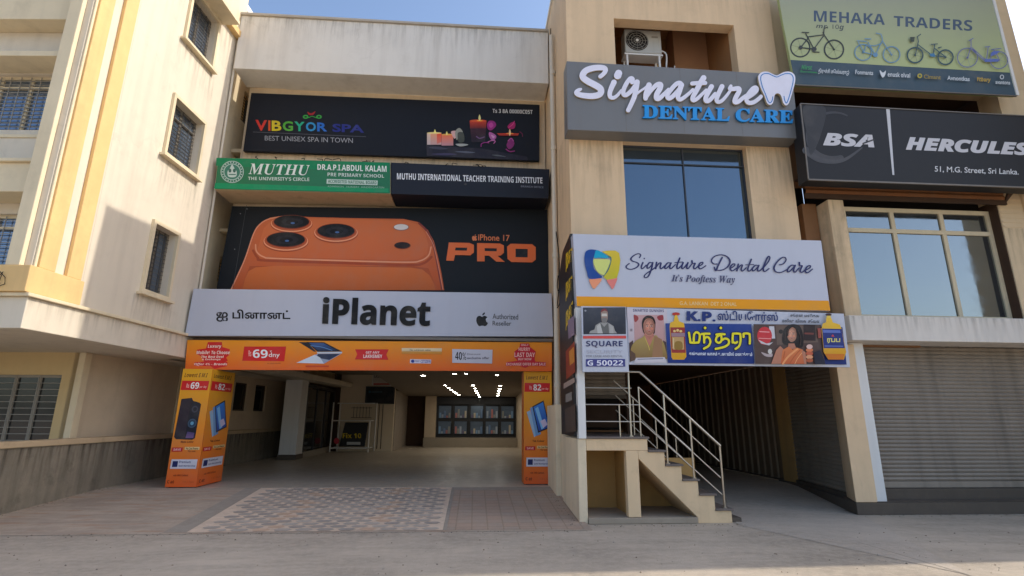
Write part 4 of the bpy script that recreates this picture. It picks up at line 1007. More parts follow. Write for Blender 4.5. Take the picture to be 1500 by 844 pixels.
# 7, 8 the printed orange columns
def orange_column(label, x0, x1, y0, y1, z1):
    t = thing('wrapped_column', (.5 * (x0 + x1), .5 * (y0 + y1), .2), label, 'column', 'printed orange columns of the arcade')
    b = MB(); b.box(x0, x1, y0, y1, .215, z1, plain('orange_vinyl', lin((226, 112, 36)), .5)); b.build('shaft', t)
    b = MB(); b.box(x0 + .05, x1 - .05, y0 + .05, y1 - .05, .196, .215, BLACK); b.build('base', t)
    return t
lc = orange_column('orange printed column picturing a black speaker, at the left end of the banner', -6.10, -5.50, 11.46, 12.52, 2.55)
def panel_art(A, H, kind):
    """heading, price tag, picture, caption, two tags, white label and footer, placed by H(u,v): u across, v down"""
    q = lambda *p: [H(u, v) for u, v in p]
    def tx(part, t, u0, u1, v0, v1, col, style='sans', fat=0):
        v, f = txt_mesh(t, style, fat); h = A.lay()
        pts = [H(u0 + (u1 - u0) * a, v1 + (v0 - v1) * w) for a, w in v]
        A.mb(part).mesh([A.P(p, h) for p in pts], f, INK, col=ink(col))
    A.grad('print', q((0, 0), (1, 0), (1, .5), (1, 1), (0, 1), (0, .5)), (224, 164, 34), (226, 96, 40))
    tx('print', 'Lowest E.M.I', .08, .86, .035, .07, (110, 66, 22), 'ital')
    A.poly('price_tag', q((.03, .10), (.94, .10), (.92, .18), (.02, .18)), (204, 34, 36))
    tx('price_tag', '69' if kind == 'speaker' else '82', .34, .62, .113, .168, (246, 238, 232)); tx('price_tag', 'Rs', .2, .29, .125, .16, (240, 180, 170)); tx('price_tag', 'per day', .64, .88, .14, .165, (236, 170, 160), 'plain', .02)
    pc = 'picture'
    if kind == 'speaker':
        A.poly(pc, q((.10, .255), (.44, .245), (.50, .27), (.72, .285), (.78, .30), (.74, .585), (.66, .60), (.12, .595), (.05, .575)), (34, 28, 36))
        A.poly(pc, q((.11, .26), (.42, .25), (.40, .58), (.08, .57)), (48, 38, 48)); A.poly(pc, q((.46, .285), (.76, .30), (.72, .59), (.42, .59)), (28, 28, 40))
        for (cu, cv_, r, c) in ((.60, .34, .11, (58, 56, 70)), (.60, .34, .06, (30, 30, 40)), (.575, .46, .145, (60, 76, 96)), (.575, .46, .11, (36, 60, 84)), (.575, .46, .055, (96, 150, 180))):
            A.poly(pc, [H(cu + r * math.cos(a), cv_ + r * .27 * math.sin(a)) for a in [2 * math.pi * i / 18 for i in range(18)]], c)
        A.grad(pc, q((.46, .53), (.70, .54), (.69, .585), (.43, .585)), (70, 60, 100), (110, 80, 130))
    else:
        A.poly(pc, q((.10, .36), (.22, .345), (.46, .56), (.36, .585)), (150, 180, 206)); A.poly(pc, q((.22, .325), (.40, .30), (.60, .555), (.42, .575)), (110, 150, 196)); A.poly(pc, q((.30, .31), (.70, .255), (.92, .50), (.50, .545)), (24, 30, 44))
        A.grad(pc, q((.34, .315), (.68, .27), (.88, .495), (.52, .53)), (60, 130, 214), (44, 70, 150)); A.poly(pc, q((.40, .33), (.50, .31), (.72, .50), (.62, .515)), (126, 186, 230)); A.poly(pc, q((.58, .44), (.74, .42), (.84, .47), (.68, .50)), (206, 190, 214))
    tx('print', 'Music Colour' if kind == 'speaker' else 'Tab Colour', .30, .72, .608, .625, (120, 60, 24), 'plain', .03)
    A.poly('small_tag', q((.05, .665), (.40, .665), (.39, .70), (.04, .70)), (190, 26, 36)); tx('small_tag', 'SAVE', .10, .34, .673, .692, (240, 190, 180))
    A.poly('small_tag', q((.46, .66), (.94, .66), (.94, .685), (.46, .685)), (226, 190, 130)); tx('small_tag', 'No Cost Finance', .50, .90, .664, .682, (120, 80, 40), 'plain', .03); tx('small_tag', 'No cost', .58, .82, .69, .702, (130, 60, 26), 'plain', .03)
    A.poly('white_label', q((.09, .765), (.93, .765), (.92, .845), (.08, .845)), (206, 202, 210)); A.poly('white_label', q((.14, .78), (.31, .78), (.305, .83), (.135, .83)), (36, 44, 92)); tx('white_label', 'Premium', .35, .72, .777, .797, (50, 54, 100)); tx('white_label', 'Gold Membership', .35, .88, .812, .832, (60, 64, 110))
    tx('print', 'with 100% Cashback', .22, .70, .892, .908, (150, 60, 24), 'plain', .02); tx('print', 'C at', .06, .28, .94, .968, (130, 50, 24)); tx('print', 'T & C Apply', .55, .92, .948, .966, (190, 84, 36), 'plain')
def quadmap(tl, tr, br, bl):
    tl, tr, br, bl = [np.array(p, float) for p in (tl, tr, br, bl)]
    return lambda u, v: tuple((tl * (1 - u) + tr * u) * (1 - v) + (bl * (1 - u) + br * u) * v)
def px_of(p):
    q = AX @ (np.array(p, float) - ORG); return (750 + CF * q[0] / q[2], 422 + CF * q[1] / q[2])
A = Art(lc, 'Y', 11.46, (0, -1, 0)); panel_art(A, quadmap(px_of((-6.099, 11.46, 2.548)), px_of((-5.501, 11.46, 2.548)), px_of((-5.501, 11.46, .217)), px_of((-6.099, 11.46, .217))), 'speaker'); A.done()
A = Art(lc, 'X', -5.50, (1, 0, 0)); panel_art(A, quadmap(px_of((-5.5, 11.461, 2.548)), px_of((-5.5, 12.519, 2.548)), px_of((-5.5, 12.519, .217)), px_of((-5.5, 11.461, .217))), 'tablet'); A.done()
rc_ = orange_column('orange printed column picturing blue tablets, at the right end of the banner', 1.09, 1.72, 11.78, 12.3, 2.6)
A = Art(rc_, 'Y', 11.78, (0, -1, 0)); panel_art(A, quadmap(px_of((1.091, 11.78, 2.598)), px_of((1.719, 11.78, 2.598)), px_of((1.719, 11.78, .217)), px_of((1.091, 11.78, .217))), 'tablet'); A.done()

# ------------------------------------------------------------------ the tan shop building (right of the arcade)
FY = 9.30
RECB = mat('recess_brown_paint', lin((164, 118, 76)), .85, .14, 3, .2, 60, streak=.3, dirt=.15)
tb = thing('shop_building', (4, FY, 0), 'tan plastered shop building with an open air-conditioner recess and a tall tinted window', 'building')
TF = Fr((0, FY, 0), (1, 0, 0), (0, -1, 0))
b = MB()
rec, wnd = (2.80, 5.46, 8.2, 9.93), (2.86, 5.42, 4.86, 7.0)
TF.panel(b, 1.77, 6.34, 2.95, 11.95, [rec, wnd], .26, TAN)
b.box(1.77, 1.97, FY + .262, 12.98, 2.95, 11.95, TAN)
b.box(1.77, 1.97, 10.1, 12.98, 0, 2.948, CREAM_PALE)
b.box(6.1, 6.34, FY + .262, 14, 3.2, 11.95, TAN)
b.build('wall', tb)
b = MB(); b.box(1.72, 6.4, 9.25, 14, 11.952, 12.05, PALE_GREY); b.build('roof_slab', tb)
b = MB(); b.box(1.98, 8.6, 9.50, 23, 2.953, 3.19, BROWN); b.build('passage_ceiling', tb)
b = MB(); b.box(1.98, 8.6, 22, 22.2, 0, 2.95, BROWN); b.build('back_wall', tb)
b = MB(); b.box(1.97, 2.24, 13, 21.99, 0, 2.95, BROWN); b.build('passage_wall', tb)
b = MB()
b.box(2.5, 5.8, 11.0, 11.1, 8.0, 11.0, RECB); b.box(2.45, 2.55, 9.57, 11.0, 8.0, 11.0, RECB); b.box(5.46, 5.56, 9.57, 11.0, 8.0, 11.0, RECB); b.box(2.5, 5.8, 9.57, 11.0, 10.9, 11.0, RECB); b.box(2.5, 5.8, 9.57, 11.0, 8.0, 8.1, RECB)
b.box(4.62, 5.45, 10.55, 10.98, 8.1, 10.9, mat('pinkish_brown_board', lin((190, 146, 112)), .8, .1, 3))
b.box(2.56, 4.61, 10.9, 10.99, 9.35, 9.5, TAN_DARK); b.box(4.02, 4.08, 10.2, 10.26, 8.1, 10.9, TAN_DARK)
b.build('recess', tb)
stain(tb, TF, 1.8, 2.84, 5.2, 7.0); stain(tb, TF, 5.44, 6.32, 5.2, 7.0); stain(tb, TF, 1.8, 2.78, 9.9, 11.9); stain(tb, TF, 5.5, 6.3, 9.2, 11.9); stain(tb, TF, 2.85, 5.4, 9.94, 11.0)
stain(tb, Fr((1.77, 0, 0), (0, 1, 0), (-1, 0, 0)), 9.35, 12.4, 8.6, 11.9); stain(tb, Fr((1.77, 0, 0), (0, 1, 0), (-1, 0, 0)), 9.6, 10.7, 4.6, 7.4)
# tall tinted window
w = window(tb, TF, *wnd, depth=.14, cols=2, transom=6.62, pane=TINT, fm=plain('dark_mullion', lin((58, 62, 70)), .5), grille=False, fw=.022, local=False)
# ground-floor pillars and angled walls
b = MB()
b.prism([(6.62, 9.2, .2), (7.02, 9.2, .2), (7.02, 9.75, .2), (6.93, 9.86, .2)], (0, 0, 2.75), TAN)
b.build('front_pillar', tb, bevel=.012)
b = MB(); b.box(7.30, 7.62, 11.95, 12.5, .18, 2.949, TAN_DARK); b.build('side_pillar', tb, bevel=.01)
b = MB(); b.box(3.35, 3.75, 14, 14.4, .1, 2.949, BROWN); b.build('inner_pillar', tb, bevel=.01)
b = MB(); b.prism([(6.60, 9.17, 0), (12.3, 9.17, 0), (12.3, 9.45, 0), (6.95, 9.45, 0), (7.52, 12.35, 0), (7.7, 12.35, 0), (7.7, 12.7, 0), (7.28, 12.7, 0), (7.26, 11.9, 0)], (0, 0, .198), STONE_DARK)
plinth = b.build('plinth', tb, bevel=.008)
# air conditioner
ac = thing('air_conditioner', (3.58, 9.75, 9.15), 'white outdoor air-conditioner unit with a round dark fan on a stand in the recess', 'air conditioner')
ACW = mat('off_white_casing', lin((182, 181, 174)), .5, .05, 4, streak=.25)
box_obj('casing', ac, 3.164, 3.996, 9.75, 10.05, 9.467, 10.07, ACW, .02)
b = MB()
cx_, cz_ = 3.44, 9.775
b.mesh([(cx_ + .258 * math.cos(a), 9.745, cz_ + .258 * math.sin(a)) for a in [2 * math.pi * i / 28 for i in range(28)]], [tuple(range(28))], DARK)
b.build('fan_opening', ac)
b = MB()
for r_ in (.07, .13, .19, .24): b.tube([(cx_ + r_ * math.cos(a), 9.735, cz_ + r_ * math.sin(a)) for a in [2 * math.pi * i / 24 for i in range(24)]], .006, GRILLE, 5, closed=True)
for i in range(12):
    a = math.pi * i / 6; b.tube([(cx_ + .03 * math.cos(a), 9.732, cz_ + .03 * math.sin(a)), (cx_ + .255 * math.cos(a), 9.732, cz_ + .255 * math.sin(a))], .004, GRILLE, 4)
b.build('fan_guard', ac)
b = MB(); b.tube([(cx_, 9.72, cz_), (cx_, 9.74, cz_)], .033, WHITE, 12); b.build('fan_hub', ac)
b = MB(); b.box(3.78, 3.92, 9.74, 9.75, 9.87, 9.91, GRILLE); b.build('badge', ac)
b = MB()
for x in (3.21, 3.94): b.bar((x, 9.80, 8.1), (x, 9.80, 9.44), .04, WHITE); b.bar((x, 10.03, 8.1), (x, 10.03, 9.44), .04, WHITE)
b.box(3.15, 4.02, 9.77, 10.05, 9.43, 9.466, WHITE); b.bar((3.21, 9.80, 8.9), (3.94, 9.80, 8.9), .03, WHITE)
b.build('stand', ac)
b = MB(); b.tube(smooth_path([(4.0, 9.85, 9.63), (4.13, 9.85, 9.53), (4.11, 9.85, 9.15), (4.16, 9.85, 8.7), (4.11, 9.85, 8.1)], 5), .018, WHITE, 6); b.tube([(4.3, 9.85, 9.25), (4.3, 9.85, 8.1)], .012, WHITE, 6); b.build('hose', ac)

# rain pipe in the corner between the two buildings
pp = thing('rain_pipe', (1.70, 10.85, .5), 'white vertical rain pipe in the corner between the arcade and the tan shop building', 'pipe')
b = MB(); b.tube([(1.68, 10.85, 10.7), (1.70, 10.85, 6), (1.70, 10.85, .42)], .055, PIPE, 12); b.build('tube', pp)
for z in (2.2, 5.0, 7.6, 9.6):
    b = MB(); b.tube([(1.70, 10.85, z), (1.70, 10.85, z + .1)], .07, PIPE, 12); b.box(1.72, 1.768, 10.83, 10.87, z + .03, z + .07, GRILLE); b.build('joint', pp)
cbl = MB(); cbl.tube(smooth_path([(1.74, 11.3, 11.3), (1.70, 11.2, 10.2), (1.74, 11.25, 9.2), (1.71, 11.1, 8.2), (1.73, 11.2, 7.4), (1.70, 11.0, 6.2), (1.74, 10.6, 5.0), (1.70, 10.4, 4.3), (1.73, 10.35, 3.9)], 8), .012, DARK, 6)
cbl.tube(smooth_path([(1.70, 10.5, 4.5), (1.66, 10.4, 4.2), (1.72, 10.3, 4.0), (1.66, 10.45, 3.8), (1.72, 10.5, 4.3)], 6), .010, DARK, 6)
tag(cbl.build('loose_cable'), 'dark loose cable hanging down beside the white rain pipe', 'cable')
FLANK = mat('warm_flank_plaster', lin((232, 212, 180)), .85, .08, 3, .25, 80, streak=.3, dirt=.2)
lw = MB(); lw.box(1.60, 1.768, 10.5, 11.7, .1, 1.85, FLANK); lw.box(1.69, 1.768, 10.14, 10.498, .02, 1.28, FLANK)
tag(lw.build('buttress', bevel=.01), 'low cream wall block at the foot of the white rain pipe', 'wall')

# ------------------------------------------------------------------ steps up to the clinic
sc = thing('staircase', (2.9, 8.9, 0), 'cream staircase with dark treads climbing left to a landing, open recess and triangular hollow beneath', 'stairs')
SY = 8.60; SB = 9.85
STC = mat('stair_plaster', lin((226, 196, 156)), .85, .07, 4, .25, 70, streak=.22, dirt=.2)
b = MB()
nose = [(2.80, 1.27), (3.07, 1.065), (3.335, .85), (3.59, .625), (3.84, .405), (4.10, .18)]
b.prism([(1.80, SY, 1.09), (2.80, SY, 1.09), (2.80, SY, 1.27), (1.80, SY, 1.27)], (0, .12, 0), STC)
b.prism([(2.44, SY, .095), (2.64, SY, .095), (2.64, SY, 1.088), (2.44, SY, 1.088)], (0, .14, 0), STC)
prof = [(2.642, 1.088), (2.80, 1.088)]
for (x0, z0), (x1, z1) in zip(nose[:-1], nose[1:]): prof += [(x0 + .001, z1), (x1, z1)]
prof = [(2.642, 1.088), (2.801, 1.088), (2.801, 1.065), (3.07, 1.065), (3.07, .85), (3.335, .85), (3.335, .625), (3.59, .625), (3.59, .405), (3.84, .405), (3.84, .18), (4.10, .18), (4.10, 0), (3.54, 0), (3.54, .09), (2.68, .93), (2.642, .97)]
b.prism([(x, SY, z) for x, z in prof], (0, .13, 0), STC)
b.build('front', sc, bevel=.006)
b = MB()
b.box(1.80, 2.80, SY + .122, 10.6, 1.15, 1.268, STC)
b.prism([(x, SY + .132, z) for x, z in prof], (0, SB - SY - .132, 0), STC)
b.build('steps', sc)
b = MB(); b.box(1.79, 2.83, SY - .025, 10.6, 1.272, 1.305, TREAD); b.build('landing_slab', sc, bevel=.006)
for (x0, z0), (x1, z1) in zip(nose[:-1], nose[1:]):
    b = MB(); b.box(x0 + .004, x1 + .03, SY - .025, SB, z1 + .002, z1 + .034, TREAD); b.build('tread', sc, bevel=.005)
b = MB(); b.box(1.80, 3.54, SY - .03, SB, .004, .09, mat('base_concrete', lin((160, 146, 128)), .9, .14, 5, .3, 60, dirt=.3)); b.box(4.10, 4.28, SY + .05, 9.2, .006, .07, STONE_DARK); b.build('base', sc, bevel=.008)
b = MB(); b.box(1.84, 2.9, SB - .3, SB - .2, .09, 1.14, TAN_DARK); b.box(2.5, 2.58, SY + .15, SB - .3, .09, 1.14, TAN_DARK); b.box(2.6, 4.0, SB - .18, SB - .1, .0, .9, TAN_DARK); b.build('recess', sc)
b = MB(); b.box(1.66, 1.797, SY + .0, 10.1, .0, 1.27, FLANK); b.build('side_wall', sc, bevel=.01)
b = MB(); b.box(1.675, 1.80, SY - .03, SY + .12, 1.272, 3.42, WHITE); b.build('corner_post', sc, bevel=.008)

# handrail: front run, rear run, landing rails
hr = thing('handrail', (3.2, 8.66, 1.3), 'stainless steel handrail with round posts running down the staircase', 'handrail')
ry, ry2 = 8.67, 9.78
def run(y):
    tp = [(1.82, 2.35), (2.75, 2.35), (4.04, 1.16)]
    return [(x, y, z) for x, z in tp]
b = MB(); b.tube(run(ry), .023, STEEL, 10); b.build('top_rail', hr)
b = MB(); b.tube([(2.60, ry2, 2.28), (4.02, ry2, 1.0)], .024, STEEL, 10); b.build('rear_rail', hr)
b = MB()
for k in (1, 2, 3):
    dz = .27 * k
    b.tube([(1.82, ry, 2.35 - dz), (2.74, ry, 2.35 - dz), (4.0, ry, 1.18 - dz * .95)] if k > 1 else [(1.82, ry, 2.08), (2.60, ry, 2.08)], .012, STEEL, 8)
b.tube([(2.72, ry, 2.10), (4.0, ry, .92)], .012, STEEL, 8)
for k in (1, 2): b.tube([(2.62, ry2, 2.28 - .27 * k), (4.0, ry2, 1.0 - .27 * k)], .011, STEEL, 8)
b.build('mid_rail', hr)
def top_at(x): return 2.35 if x < 2.75 else 2.35 - (x - 2.75) * (1.19 / 1.29)
def tread_at(x):
    for (x0, z0), (x1, z1) in zip(nose[:-1], nose[1:]):
        if x0 <= x <= x1 + .01: return z1 + .034
    return 1.305
for x in (2.56, 3.14, 3.56, 4.03):
    b = MB(); b.tube([(x, ry, tread_at(x)), (x, ry, top_at(x) - .005)], .017, STEEL, 10); b.tube([(x, ry, tread_at(x)), (x, ry, tread_at(x) + .015)], .042, STEEL, 12); b.build('post', hr)
for x in (2.38, 2.72):
    b = MB(); b.tube([(x, ry, 1.305), (x, ry, (1.81 if x < 2.5 else 2.1))], .013, STEEL, 8); b.build('baluster', hr)
for x in (2.95, 3.36, 3.72):
    b = MB(); b.tube([(x, ry2, tread_at(x)), (x, ry2, 2.28 - (x - 2.60) * .9)], .016, STEEL, 8); b.build('rear_post', hr)

# roller shutter behind the landing, folding gate, side shutter
def shutter_mesh(b, F, u0, u1, v0, v1, m, pitch=.075, amp=.013):
    n = int((v1 - v0) / pitch); us = (u0, u1); prev = None
    prof = []
    for i in range(n):
        z = v0 + (v1 - v0) * i / n; h = (v1 - v0) / n
        prof += [(z, -amp), (z + h * .12, 0), (z + h * .5, amp), (z + h * .85, 0)]
    prof.append((v1, -amp))
    vs = [F.pt(u, z, k) for z, k in prof for u in us]
    b.mesh(vs, [(2 * i, 2 * i + 1, 2 * i + 3, 2 * i + 2) for i in range(len(prof) - 1)], m, smooth=False)
ls = thing('roller_shutter', (2.5, 10.7, 1.3), 'grey roller shutter half raised behind the stair landing', 'shutter')
F_ = Fr((0, 10.15, 0), (1, 0, 0), (0, -1, 0))
b = MB(); shutter_mesh(b, F_, 1.98, 2.93, 2.02, 2.94, SHUTTER); b.build('curtain', ls)
b = MB(); b.box(1.98, 2.93, 10.11, 10.17, 1.96, 2.02, STONE_DARK); b.build('bottom_bar', ls)
b = MB(); b.box(1.98, 2.12, 10.2, 10.4, 1.307, 2.0, CREAM); b.box(2.93, 2.99, 10.12, 10.25, 1.307, 2.95, BROWN_DARK); b.build('jamb', ls)
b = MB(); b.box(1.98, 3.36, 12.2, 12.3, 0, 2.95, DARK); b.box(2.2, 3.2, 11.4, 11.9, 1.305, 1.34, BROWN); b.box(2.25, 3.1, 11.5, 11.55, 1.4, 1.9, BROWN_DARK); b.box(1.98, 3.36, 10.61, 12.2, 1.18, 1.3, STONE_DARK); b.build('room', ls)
gt = thing('folding_gate', (7.45, 15, .18), 'dark folding gate of tall vertical channels along the right of the shaded passage', 'gate')
b = MB()
for i in range(22):
    y = 12.55 + i * .27 * (1 + .02 * i)
    b.box(7.35, 7.40, y, y + .035, .2, 2.94, GATE)
b.build('channels', gt)
b = MB(); b.box(7.42, 7.46, 12.5, 21.99, .2, 2.94, mat('gate_backing', lin((134, 114, 92)), .7, .15, 3)); b.build('backing', gt)
b = MB(); b.box(7.30, 7.46, 12.5, 21, .182, .215, STONE_DARK); b.build('bottom_track', gt)
ss = thing('roller_shutter', (7.2, 10.9, .2), 'narrow grey roller shutter on the angled side wall between two tan pillars', 'shutter')
sa, sb_ = np.array([7.32, 12.0]), np.array([6.95, 9.84]); sdv = (sb_ - sa) / np.linalg.norm(sb_ - sa)
F_ = Fr((sa[0], sa[1], 0), (sdv[0], sdv[1], 0), (sdv[1], -sdv[0], 0))
if F_.N.x > 0: F_.N = -F_.N
L_ = float(np.linalg.norm(sb_ - sa))
b = MB(); shutter_mesh(b, F_, 0, L_, .27, 2.94, SHUTTER); b.build('curtain', ss)
b = MB(); F_.box(b, 0, L_, .2, .268, -.02, .03, STONE_DARK); b.build('bottom_bar', ss)
b = MB(); F_.box(b, -.1, L_ + .1, .0, 2.94, -.3, -.2, DARK); b.build('backing', ss)

# ------------------------------------------------------------------ signs of the tan building
GY = 8.93
gs = thing('dental_sign', (4, GY, 7.6), 'grey panel sign with raised white script, blue capitals and a white tooth', 'sign')
gq = [(830, 89.5), (1160.5, 110), (1170.5, 203), (831.5, 190)]
b = MB(); b.prism([tuple(on_y(*p, GY)) for p in gq], (0, .365, 0), BOARD_GREY); b.build('board', gs, bevel=.008)
b = MB()
for t in (.25, .5, .75):
    p = [(830 + 330.5 * t, 89.5 + 20.5 * t), (831.5 + 339 * t, 190 + 13 * t)]
    a, c = on_y(*p[0], GY), on_y(*p[1], GY)
    b.box(a[0] - .003, a[0] + .003, GY - .0015, GY + .01, min(a[2], c[2]) + .01, max(a[2], c[2]) - .01, METAL_FRAME)
b.build('panel_joint', gs)
A = Art(gs, 'Y', GY, (0, -1, 0), .004, .0012)
A.zoom(.12439, 830, 85)
WL, WS = (224, 222, 236), (176, 160, 130)
def wl(pts, w, z=True, **k): A.line('white_letters', pts, (lambda t, d: 1.03 * (w(t, d) if callable(w) else w)), WL, depth=.032, side=WS, m=INK_MATT, **k)
def nib(lo, hi): return lambda t, d: lo + (hi - lo) * abs(d[1] * .8 + d[0] * .25) ** .8
wl([(392, 232), (425, 205), (452, 165), (440, 135), (380, 127), (300, 135), (225, 162), (186, 210), (196, 250), (250, 290), (330, 332), (390, 372), (400, 415), (370, 448), (300, 462), (220, 458), (150, 446), (112, 425), (125, 400), (165, 380)], lambda t, d: 26 + 48 * math.sin(math.pi * min(1, max(.06, t))) ** .5)
wl([(552, 300), (520, 370), (502, 430), (510, 472), (545, 482), (590, 455), (640, 395)], lambda t, d: 62 - 30 * t)
A.poly('white_letters', [(600 + 47 * math.cos(a) + 6 * math.sin(a) * 0, 210 + 54 * math.sin(a) - 8 * math.cos(a)) for a in [2 * math.pi * i / 20 for i in range(20)]], WL); 
h0 = A.h
A.line('white_letters', [(606, 196), (594, 224)], 84, WL, depth=.032, side=WS, m=INK_MATT)
wl([(765, 300), (768, 262), (738, 262), (690, 330), (662, 400), (668, 446), (704, 446), (762, 395), (815, 320)], 50)
wl([(822, 300), (812, 370), (790, 470), (752, 560), (718, 630)], lambda t, d: 62 - 12 * t)
wl([(775, 480), (840, 420), (905, 375), (940, 345)], 26)
wl([(962, 336), (945, 390), (926, 440), (922, 490)], lambda t, d: 64 - 10 * t)
wl([(940, 470), (985, 400), (1050, 335), (1096, 330), (1090, 375), (1055, 440), (1050, 490), (1085, 490), (1150, 430), (1190, 385)], lambda t, d: 34 + 28 * math.sin(math.pi * t))
wl([(1345, 345), (1325, 312), (1280, 325), (1215, 395), (1178, 455), (1190, 492), (1232, 475), (1300, 405), (1345, 345)], 50)
wl([(1340, 335), (1318, 410), (1300, 470), (1318, 505), (1360, 490), (1430, 435), (1475, 390)], lambda t, d: 62 - 28 * t)
A.zoom(.13037, 990, 95)
wl([(300, 165), (262, 225), (212, 320), (178, 385), (186, 415), (225, 400), (285, 345), (330, 300)], lambda t, d: 62 - 30 * t)
wl([(172, 228), (250, 222), (318, 222)], 44)
wl([(388, 262), (350, 330), (322, 395), (335, 425), (372, 410), (430, 345)], lambda t, d: 54 - 10 * t)
wl([(505, 262), (470, 335), (445, 405), (462, 435), (505, 420), (560, 360), (610, 290)], lambda t, d: 54 - 24 * t)
wl([(604, 258), (592, 288), (630, 290), (690, 285), (694, 320), (655, 395), (650, 436), (690, 430), (745, 385), (780, 360)], lambda t, d: 36 + 16 * math.sin(math.pi * t))
wl([(775, 395), (840, 355), (890, 308), (884, 276), (845, 290), (795, 355), (778, 410), (805, 445), (860, 438), (915, 400), (940, 375)], lambda t, d: 46 - 18 * max(0, t - .7))
TO = [(905, 190), (910, 140), (950, 108), (1010, 104), (1062, 128), (1112, 146), (1160, 122), (1210, 104), (1270, 108), (1312, 145), (1316, 215), (1292, 310), (1262, 410), (1240, 465), (1210, 480), (1182, 450), (1168, 400), (1150, 360), (1118, 345), (1090, 362), (1078, 410), (1066, 455), (1035, 475), (1002, 452), (972, 370), (930, 280)]
TQ = smooth_path(TO, 4, True); hh = A.lay()
fr = [A.P(p, hh + .05) for p in TQ]; bk = [A.P(p, hh) for p in TQ]; n_ = len(fr)
mbt = A.mb('tooth'); mbt.face(fr, INK_MATT, ink(WL)); mbt.mesh(fr + bk, [(i, (i + 1) % n_, n_ + (i + 1) % n_, n_ + i) for i in range(n_)], INK_MATT, col=ink(WS))
A.h += .051
A.line('tooth_outline', [(930, 195), (936, 152), (968, 128), (1015, 126), (1065, 148), (1112, 164), (1162, 142), (1212, 126), (1262, 130), (1290, 160), (1292, 215), (1270, 310), (1240, 410), (1218, 455), (1200, 430), (1190, 380)], 10, (56, 130, 196))
A.line('tooth_outline', [(930, 195), (950, 275), (985, 360), (1012, 430), (1036, 452), (1056, 430), (1066, 385)], 10, (56, 130, 196))
A.zoom(); A.h = .006
A.text('blue_letters', 'DENTAL CARE', 940.5, 1160.5, 155.2, 175, 163.4, 182.8, col=(28, 142, 214), style='serif', depth=.035, m=INK_MATT, fat=.02)
A.done()

DY = 8.55
dsn = thing('dental_sign', (4, DY, 4.1), 'white sign with thin blue script and a coloured tooth emblem above a yellow strip', 'sign')
b = MB(); b.prism([tuple(on_y(*p, DY)) for p in [(839, 342.5), (1203, 352.5), (1216.5, 455.5), (845, 449)]], (0, .22, 0), mat('white_sign_board', lin((190, 193, 206)))); b.build('board', dsn, bevel=.006)
A = Art(dsn, 'Y', DY, (0, -1, 0))
A.poly('strip', [(844.3, 434.2), (1213.6, 440.6), (1216.2, 455.2), (845, 448.6)], (224, 150, 22)); A.text('strip', 'G.A. LANKAN  DET 2 ONAL', 995.5, 1079, 441.4, 447, 443, 448.6, col=(222, 196, 140), style='plain', fat=.01)
SCRIPT = (40, 44, 92)
def sl(pts, w=11, hi=20): A.line('script_lettering', pts, lambda t, d: w + (hi - w) * abs(d[1]) ** 1.5 * (1 if d[1] > 0 else .55), SCRIPT, n=6)
A.zoom(.12667, 840, 345)
sl([(764, 256), (776, 226), (748, 212), (700, 232), (664, 268), (680, 296), (732, 314), (754, 338), (730, 370), (672, 392), (624, 384), (608, 358), (644, 326)])
sl([(802, 316), (784, 362), (796, 386), (840, 345)]); A.ell('script_lettering', 818, 268, 9, 9, SCRIPT, 10)
sl([(906, 320), (880, 314), (852, 352), (856, 382), (888, 362), (916, 322)]); sl([(916, 316), (900, 390), (868, 468), (832, 490), (818, 470), (850, 436), (910, 398), (955, 362)])
sl([(960, 314), (950, 384)]); sl([(950, 378), (988, 324), (1010, 322), (1002, 366), (1014, 386), (1054, 352)])
sl([(1120, 322), (1090, 318), (1056, 360), (1064, 386), (1098, 358), (1126, 320)]); sl([(1126, 320), (1112, 366), (1126, 386), (1176, 340)])
sl([(1228, 264), (1196, 350), (1206, 386), (1248, 348)]); sl([(1170, 316), (1262, 308)], 9, 9)
sl([(1266, 318), (1250, 366), (1264, 386), (1314, 330)]); sl([(1322, 318), (1308, 366), (1322, 386), (1368, 330)])
sl([(1368, 296), (1376, 324), (1404, 324), (1388, 366), (1402, 388), (1444, 352)])
sl([(1448, 358), (1488, 334), (1492, 312), (1462, 322), (1444, 362), (1468, 388), (1528, 352)])
A.zoom(.12667, 1020, 350)
sl([(238, 292), (196, 290), (172, 252), (206, 206), (280, 186), (350, 206), (386, 258), (370, 312), (318, 354), (256, 366), (216, 352)]); sl([(296, 218), (256, 296), (222, 370), (204, 330)])
sl([(392, 344), (436, 314), (440, 292), (412, 298), (388, 340), (412, 372), (466, 338)])
sl([(482, 296), (466, 370)]); sl([(466, 362), (508, 308), (528, 308), (516, 352), (530, 374), (574, 336)])
sl([(632, 240), (592, 346), (608, 376), (648, 336)]); sl([(566, 302), (662, 298)], 9, 9)
sl([(712, 312), (678, 308), (644, 348), (654, 374), (692, 344), (718, 310)]); sl([(718, 310), (704, 356), (720, 376), (766, 336)])
sl([(766, 344), (826, 270), (846, 222), (828, 206), (794, 270), (770, 346), (786, 380), (836, 346)])
sl([(956, 302), (1002, 290), (1032, 248), (1018, 216), (976, 226), (918, 284), (894, 340), (914, 382), (976, 390), (1044, 356)])
sl([(1132, 312), (1094, 308), (1050, 356), (1060, 386), (1102, 352), (1138, 310)]); sl([(1138, 310), (1120, 364), (1136, 388), (1184, 338)])
sl([(1186, 278), (1192, 314), (1218, 314), (1196, 368), (1212, 392), (1254, 358)])
sl([(1258, 366), (1306, 338), (1312, 312), (1278, 322), (1254, 368), (1278, 396), (1338, 352)])
A.zoom()
A.text('script_lettering', "It's Pooftess Way", 983, 1076, 402.5, 415.5, 404, 418, col=(58, 60, 96), style='serifital')
A.zoom(.12667, 840, 345)
